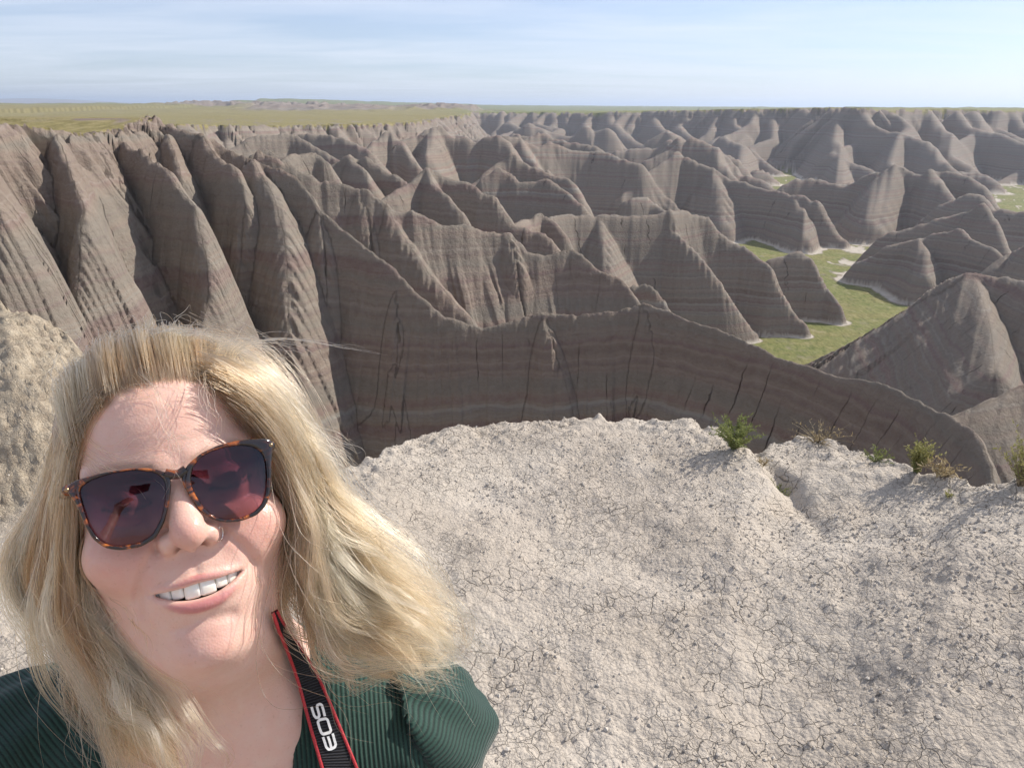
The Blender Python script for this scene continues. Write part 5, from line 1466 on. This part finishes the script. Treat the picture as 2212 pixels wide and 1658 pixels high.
def wander(n, k, amp, freq, seed):
    """smooth random offsets along a strand, zero at the root"""
    t = np.linspace(0, 1, k)
    o = np.zeros((n, k, 3)); g = np.random.default_rng(seed)
    for f in (1.0, 2.1, 4.3):
        ph = g.uniform(0, 6.283, (n, 1, 3)); am = g.normal(0, 1, (n, 1, 3)) / f
        o += am * np.sin(t[None, :, None] * 6.283 * freq * f * 0.5 + ph) - am * np.sin(ph)
    return o * amp * (t[None, :, None] ** 0.9)
def lockset(G, n, width, clumps, tight=0.75, wave=0.004, fuzz=0.0012, rad=0.00010, loose=0.06, tone=0.0, cut=(0.72, 1.0), width_tip=1.0):
    """strands spread between neighbouring guides, drawn together in locks"""
    W = np.array(guides_w(G)); m = len(W)
    t = np.linspace(0, 1, KP)
    def sheet(s):
        i = np.minimum(s.astype(int), m - 2); f = (s - i)[:, None, None]
        return W[i] * (1 - f) + W[i + 1] * f
    wid = width * (1 - t + t * width_tip)
    cs = hr.uniform(0, m - 1, clumps)
    C = sheet(cs) + (hr.normal(0, 1, (clumps, 1, 3)) * wid[None, :, None]) + wander(clumps, KP, wave, 1.9, hr.integers(1e6))
    k = hr.integers(0, clumps, n)
    own = sheet(np.clip(cs[k] + hr.normal(0, 0.35, n), 0, m - 1.001)) + hr.normal(0, 1, (n, 1, 3)) * wid[None, :, None]
    pull = (0.25 + 0.75 * t[None, :] ** 0.7) * tight * hr.uniform(0.75, 1.1, (n, 1))
    pull = np.where(hr.random((n, 1)) < loose, pull * 0.25, pull)
    S = own * (1 - pull[..., None]) + C[k] * pull[..., None]
    S += wander(n, KP, fuzz, 2.0, hr.integers(1e6))
    fl = hr.random(n) < loose
    S[fl] += wander(int(fl.sum()), KP, wave * 1.1, 1.2, hr.integers(1e6))
    # uneven ends
    e = hr.uniform(*cut, n)
    idx = t[None] * e[:, None] * (KP - 1); i0 = np.minimum(idx.astype(int), KP - 2); f = (idx - i0)[..., None]
    S = np.take_along_axis(S, i0[..., None].repeat(3, 2), 1) * (1 - f) + np.take_along_axis(S, (i0 + 1)[..., None].repeat(3, 2), 1) * f
    STRANDS.append(S); RADII.append(np.full(n, rad)); TONE.append(np.clip(hr.normal(tone, 0.12, n) + 0.42 * np.sin(k * 2.4), -1, 1))
SKC, SKR = np.array([0, 2.2, -9.2]), np.array([7.3, 8.3, 9.3])
def skull_path(x0, n, lift0, lift1, a0, a1, sway=0.0):
    """over the head from the forehead to the back, in a plane of roughly constant x"""
    t = np.linspace(0, 1, KP)[None]
    a = a0[:, None] + (a1 - a0)[:, None] * t
    x = (x0[:, None] + sway[:, None] * t) 
    k = np.sqrt(np.clip(1 - (x / (SKR[0] + 0.9)) ** 2, 0.05, 1))
    lf = lift0[:, None] * np.sin(np.clip(t * 3.0, 0, 1) * np.pi / 2) * (1 - 0.35 * t) + lift1[:, None] * t
    y = SKC[1] + (SKR[1] + lf) * k * np.sin(a); z = SKC[2] + (SKR[2] + lf) * k * np.cos(a)
    return np.stack([x + 0 * y, y, z], -1)
if want('person'):
    # --- swept back from the forehead
    n = 5200
    x0 = hr.uniform(-5.9, 5.6, n)
    hl = np.interp(x0, [-7, -5.2, -4.2, -2.5, 0, 2.5, 4.2, 5.4], [0.2, 2.9, 4.6, 5.9, 6.3, 5.8, 4.4, 2.2])
    hl = hl + hr.normal(0, 0.22, n)
    kk = np.sqrt(np.clip(1 - (x0 / (SKR[0])) ** 2, 0.05, 1))
    depthrow = hr.random(n) ** 1.6
    a0 = np.arcsin(np.clip((hl - SKC[1]) / (SKR[1] * kk), -0.3, 0.95)) + depthrow * 0.9
    a1 = a0 + hr.uniform(1.2, 1.9, n)
    ck = np.floor(x0 * 5.0).astype(int)
    lift = 0.08 + 0.42 * hr.random(n) + 0.55 * noise1(ck * 0.37, 3)
    S = skull_path(x0, n, lift, hr.normal(0.2, 0.35, n), a0, a1, np.interp(x0, [-6, -1, 1.5, 5.6], [-0.7, -0.3, 0.6, 3.2]) * hr.uniform(0.3, 1.3, n))
    S[..., 0] += (ck / 5.0 + 0.1 - x0)[:, None] * 0.75 * np.linspace(0.2, 1, KP)[None] + 0.45 * noise1(ck * 0.71, 8)[:, None] * np.linspace(0, 1, KP)[None]
    S = f2w(S) + wander(n, KP, 0.0016, 1.5, 5)
    fl = hr.random(n) < 0.04
    S[fl] += wander(int(fl.sum()), KP, 0.008, 1.2, 6)
    STRANDS.append(S); RADII.append(np.full(n, 0.00011)); TONE.append(np.clip(hr.normal(0.0, 0.12, n) + 0.35 * noise1(ck * 0.53, 18), -1, 1))
    # --- image-right mass, blown out to the side
    GR = [[(400, 742, .545), (520, 772, .545), (605, 852, .548), (660, 950, .55), (708, 1040, .55), (765, 1120, .55), (835, 1190, .55), (905, 1265, .55), (950, 1345, .55), (962, 1420, .55)],
          [(430, 788, .505), (538, 822, .512), (616, 908, .522), (662, 1010, .53), (695, 1100, .532), (742, 1180, .533), (808, 1240, .535), (885, 1290, .535), (950, 1338, .535), (978, 1390, .535)],
          [(475, 812, .488), (545, 850, .50), (612, 938, .514), (654, 1050, .524), (680, 1150, .527), (712, 1230, .527), (775, 1290, .527), (855, 1322, .527), (925, 1355, .527), (968, 1400, .527)],
          [(525, 866, .494), (598, 955, .508), (646, 1060, .518), (672, 1160, .522), (692, 1250, .522), (730, 1318, .521), (795, 1358, .52), (882, 1384, .52), (952, 1420, .52)],
          [(593, 960, .508), (640, 1055, .516), (663, 1150, .520), (672, 1250, .52), (682, 1318, .52), (704, 1372, .518), (775, 1404, .516), (870, 1426, .516), (952, 1442, .516)]]
    lockset(GR, 6800, 0.0055, 95, 0.93, 0.017, 0.0009, rad=0.00012, loose=0.04, tone=0.10, cut=(0.52, 1.04), width_tip=1.5)
    GB = [[(440, 740, .57), (560, 800, .58), (640, 920, .58), (690, 1060, .58), (720, 1180, .575), (780, 1280, .57), (880, 1350, .565)],
          [(575, 860, .56), (645, 1000, .565), (675, 1150, .565), (690, 1270, .56), (735, 1350, .555), (820, 1400, .55), (930, 1428, .55)]]
    lockset(GB, 3000, 0.010, 60, 0.75, 0.008, 0.002, tone=-0.25)
    # --- image-left side
    GL = [[(228, 862, .470), (177, 955, .468), (157, 1050, .468), (157, 1150, .470), (162, 1250, .472), (185, 1335, .475), (240, 1405, .478), (296, 1475, .480), (345, 1555, .480), (407, 1670, .478)],
          [(212, 850, .476), (163, 920, .475), (141, 1010, .475), (133, 1100, .478), (137, 1200, .480), (139, 1290, .482), (180, 1365, .485), (230, 1445, .485), (282, 1540, .485), (337, 1670, .484)],
          [(204, 835, .488), (153, 920, .488), (129, 1020, .488), (117, 1110, .492), (117, 1200, .494), (122, 1290, .496), (152, 1370, .498), (195, 1460, .498), (238, 1560, .498), (277, 1670, .498)]]
    lockset(GL, 3000, 0.0032, 56, 0.93, 0.013, 0.0009, rad=0.00012, loose=0.03, tone=-0.20, cut=(0.62, 1.03))
    GO = [[(186, 850, .498), (128, 960, .502), (100, 1060, .505), (58, 1130, .506), (24, 1190, .506), (28, 1262, .506), (72, 1315, .506), (130, 1375, .505), (182, 1435, .503), (215, 1505, .50), (238, 1600, .50)],
          [(196, 845, .492), (140, 950, .495), (112, 1050, .498), (80, 1130, .50), (52, 1200, .50), (60, 1270, .50), (105, 1325, .50), (158, 1385, .50), (200, 1450, .498), (228, 1530, .496), (248, 1640, .495)]]
    lockset(GO, 1500, 0.0032, 36, 0.86, 0.008, 0.0015, loose=0.05, tone=0.12)
    GF = [[(190, 1180, .474), (191, 1290, .474), (234, 1385, .474), (299, 1460, .472), (357, 1540, .470), (406, 1600, .469), (432, 1690, .468)],
          [(170, 1180, .480), (165, 1300, .480), (199, 1400, .478), (259, 1480, .476), (302, 1560, .475), (336, 1630, .474), (344, 1700, .474)],
          [(150, 1180, .488), (140, 1300, .488), (164, 1400, .486), (204, 1490, .486), (233, 1580, .486), (248, 1690, .486)]]
    lockset(GF, 2200, 0.0052, 34, 0.92, 0.010, 0.0015, loose=0.05, tone=0.28, cut=(0.7, 1.0))
    GK = [[(230, 820, .53), (175, 960, .535), (155, 1120, .535), (148, 1260, .53), (157, 1380, .525), (223, 1500, .52)],
          [(210, 900, .52), (165, 1040, .522), (160, 1180, .52), (173, 1320, .515), (228, 1440, .51), (280, 1560, .508)]]
    lockset(GK, 1200, 0.005, 36, 0.7, 0.005, 0.002, tone=-0.35)
    # --- flyaways: over the brow, off the crown, out to the right
    GX = [[(300, 800, .472), (345, 860, .458), (352, 930, .455), (372, 985, .452), (392, 1030, .449), (380, 1085, .446)],
          [(180, 930, .470), (250, 985, .458), (330, 965, .454), (430, 930, .455), (470, 905, .46)],
          [(175, 960, .470), (240, 1010, .457), (310, 1020, .452), (360, 985, .452), (395, 940, .455), (400, 900, .458)],
          [(170, 985, .468), (230, 1025, .456), (300, 1042, .450), (350, 1075, .447), (345, 1140, .446)],
          [(255, 822, .474), (270, 850, .468), (330, 840, .460), (380, 870, .458), (400, 900, .458)],
          [(430, 800, .478), (440, 850, .465), (455, 900, .460), (440, 960, .455)]]
    for g in GX: lockset([g, [(a + 10, b + 7, c) for a, b, c in g]], 11, 0.0022, 5, 0.5, 0.006, 0.0025, rad=0.000085, loose=0.3, tone=0.55, cut=(0.5, 1.0))
    for k in range(16):
        u = hr.random(); x_ = 215 + 330 * u; y_ = 735 + 90 * abs(u - 0.35) ** 1.3 + hr.normal(0, 6)
        dx = hr.normal(40, 60); L_ = hr.uniform(40, 130)
        g = [(x_, y_ + 20, .51), (x_ + dx * 0.2, y_ - L_ * 0.22, .512), (x_ + dx * 0.7 + 12, y_ - L_ * 0.36, .515), (x_ + dx * 1.3 + 40, y_ - L_ * 0.20, .52), (x_ + dx * 1.8 + 80, y_ + L_ * 0.15, .525)]
        lockset([g, [(a + 6, b + 3, c) for a, b, c in g]], 9, 0.0016, 4, 0.4, 0.004, 0.002, rad=0.00008, loose=0.3, tone=0.3, cut=(0.4, 1.0))
    for k in range(20):
        y0 = hr.uniform(900, 1300); x_ = np.interp(y0, [900, 1100, 1300], [630, 735, 900]); L_ = hr.uniform(60, 190); up_ = hr.normal(0.75, 0.25)
        g = [(x_ - 40, y0 - 30, .525), (x_ + L_ * 0.3, y0 + L_ * 0.25 * up_, .53), (x_ + L_ * 0.7, y0 + L_ * 0.6 * up_, .535), (x_ + L_ * 1.0, y0 + L_ * 1.1 * up_, .54), (x_ + L_ * 1.05, y0 + L_ * 1.6 * up_, .54)]
        lockset([g, [(a + 8, b + 6, c) for a, b, c in g]], 10, 0.0024, 4, 0.45, 0.006, 0.0025, rad=0.00008, loose=0.3, tone=0.3, cut=(0.5, 1.0))
    for k in range(12):
        x_ = hr.uniform(150, 330); y0 = hr.uniform(1180, 1480); dx = hr.normal(10, 60); L_ = hr.uniform(60, 160)
        g = [(x_ - 20, y0, .474), (x_ + dx * 0.3, y0 + L_ * 0.3, .470), (x_ + dx * 0.8, y0 + L_ * 0.6, .466), (x_ + dx * 1.2, y0 + L_, .464)]
        lockset([g, [(a + 6, b + 4, c) for a, b, c in g]], 8, 0.0016, 4, 0.4, 0.005, 0.002, rad=0.000085, loose=0.3, tone=0.35, cut=(0.5, 1.0))
    S = np.concatenate(STRANDS); RD = np.concatenate(RADII); TN = np.concatenate(TONE)
    # keep strands outside the head and the top
    P = S.reshape(-1, 3)
    q = w2f(P); e = (q - SKC) / SKR; l = np.linalg.norm(e, axis=1)
    push = np.clip(1.015 - l, 0, 0.4)[:, None] * e / (l[:, None] + 1e-6) * SKR
    P = P + (push * 0.01) @ (FB * 100).T
    for _ in range(1):
        for c in range(0, len(P), 300000):
            sl = slice(c, c + 300000); Q_ = P[sl]; d = both_sdf(Q_); ins = d < 0.0012
            if ins.any():
                B_ = Q_[ins]; e_ = 0.002
                g = np.stack([both_sdf(B_ + np.eye(3)[a] * e_) - both_sdf(B_ - np.eye(3)[a] * e_) for a in range(3)], 1)
                g /= np.linalg.norm(g, axis=1)[:, None] + 1e-9
                Q_ = Q_.copy(); Q_[ins] = B_ + g * (0.0016 - d[ins])[:, None]; P[sl] = Q_
    S = P.reshape(S.shape)
    N = len(S)
    hc = bpy.data.hair_curves.new('hair')
    hc.add_curves([KP] * N)
    hc.points.foreach_set('position', S.astype(np.float32).ravel())
    taper = np.interp(np.linspace(0, 1, KP), [0, 0.1, 0.75, 1.0], [0.9, 1.0, 0.9, 0.25])
    hc.points.foreach_set('radius', (RD[:, None] * taper[None] * 1.25).astype(np.float32).ravel())
    at_ = hc.attributes.new('tone', 'FLOAT', 'CURVE'); at_.data.foreach_set('value', TN.astype(np.float32))
    n = NT('blonde_hair')
    hi_ = n.n('ShaderNodeHairInfo')
    tn = n.attr('tone')
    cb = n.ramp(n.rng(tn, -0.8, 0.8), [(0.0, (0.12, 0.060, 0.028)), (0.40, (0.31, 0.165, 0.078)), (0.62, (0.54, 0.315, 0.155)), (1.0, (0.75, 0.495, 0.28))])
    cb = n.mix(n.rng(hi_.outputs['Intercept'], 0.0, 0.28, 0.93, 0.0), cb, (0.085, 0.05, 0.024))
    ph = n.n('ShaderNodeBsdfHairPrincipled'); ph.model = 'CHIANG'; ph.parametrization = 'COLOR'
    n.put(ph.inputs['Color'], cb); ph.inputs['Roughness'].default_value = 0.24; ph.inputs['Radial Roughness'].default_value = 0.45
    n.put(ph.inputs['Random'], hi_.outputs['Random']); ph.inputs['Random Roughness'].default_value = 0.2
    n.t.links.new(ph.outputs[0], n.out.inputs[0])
    ho_ = bpy.data.objects.new('hair', hc); col.objects.link(ho_); hc.materials.append(n.m)
    ho_.parent = person; ho_.matrix_parent_inverse = person.matrix_world.inverted()
    print('hair', N)
scene.cycles_curves.shape = 'RIBBONS'
# ------------------------------------------------------------------ the air between
if want('haze'):
    hv = NT('haze_air')
    pv = hv.n('ShaderNodeVolumePrincipled')
    pv.inputs['Color'].default_value = (0.72, 0.83, 1.0, 1)
    pv.inputs['Density'].default_value = 0.00018
    pv.inputs['Anisotropy'].default_value = 0.3
    hv.t.links.new(pv.outputs[0], hv.out.inputs['Volume'])
    hx, hy0, hy1, hz0, hz1 = 34000, -200, 42000, -60, 75
    hvv = [(-hx, hy0, hz0), (hx, hy0, hz0), (hx, hy1, hz0), (-hx, hy1, hz0), (-hx, hy0, hz1), (hx, hy0, hz1), (hx, hy1, hz1), (-hx, hy1, hz1)]
    ho = mesh_obj('haze', hvv, faces=[(3, 2, 1, 0), (4, 5, 6, 7), (0, 1, 5, 4), (1, 2, 6, 5), (2, 3, 7, 6), (3, 0, 4, 7)], mat=hv.m, smooth_shade=False)
    tag(ho, 'thin blue air over the far ridges', kind='stuff')
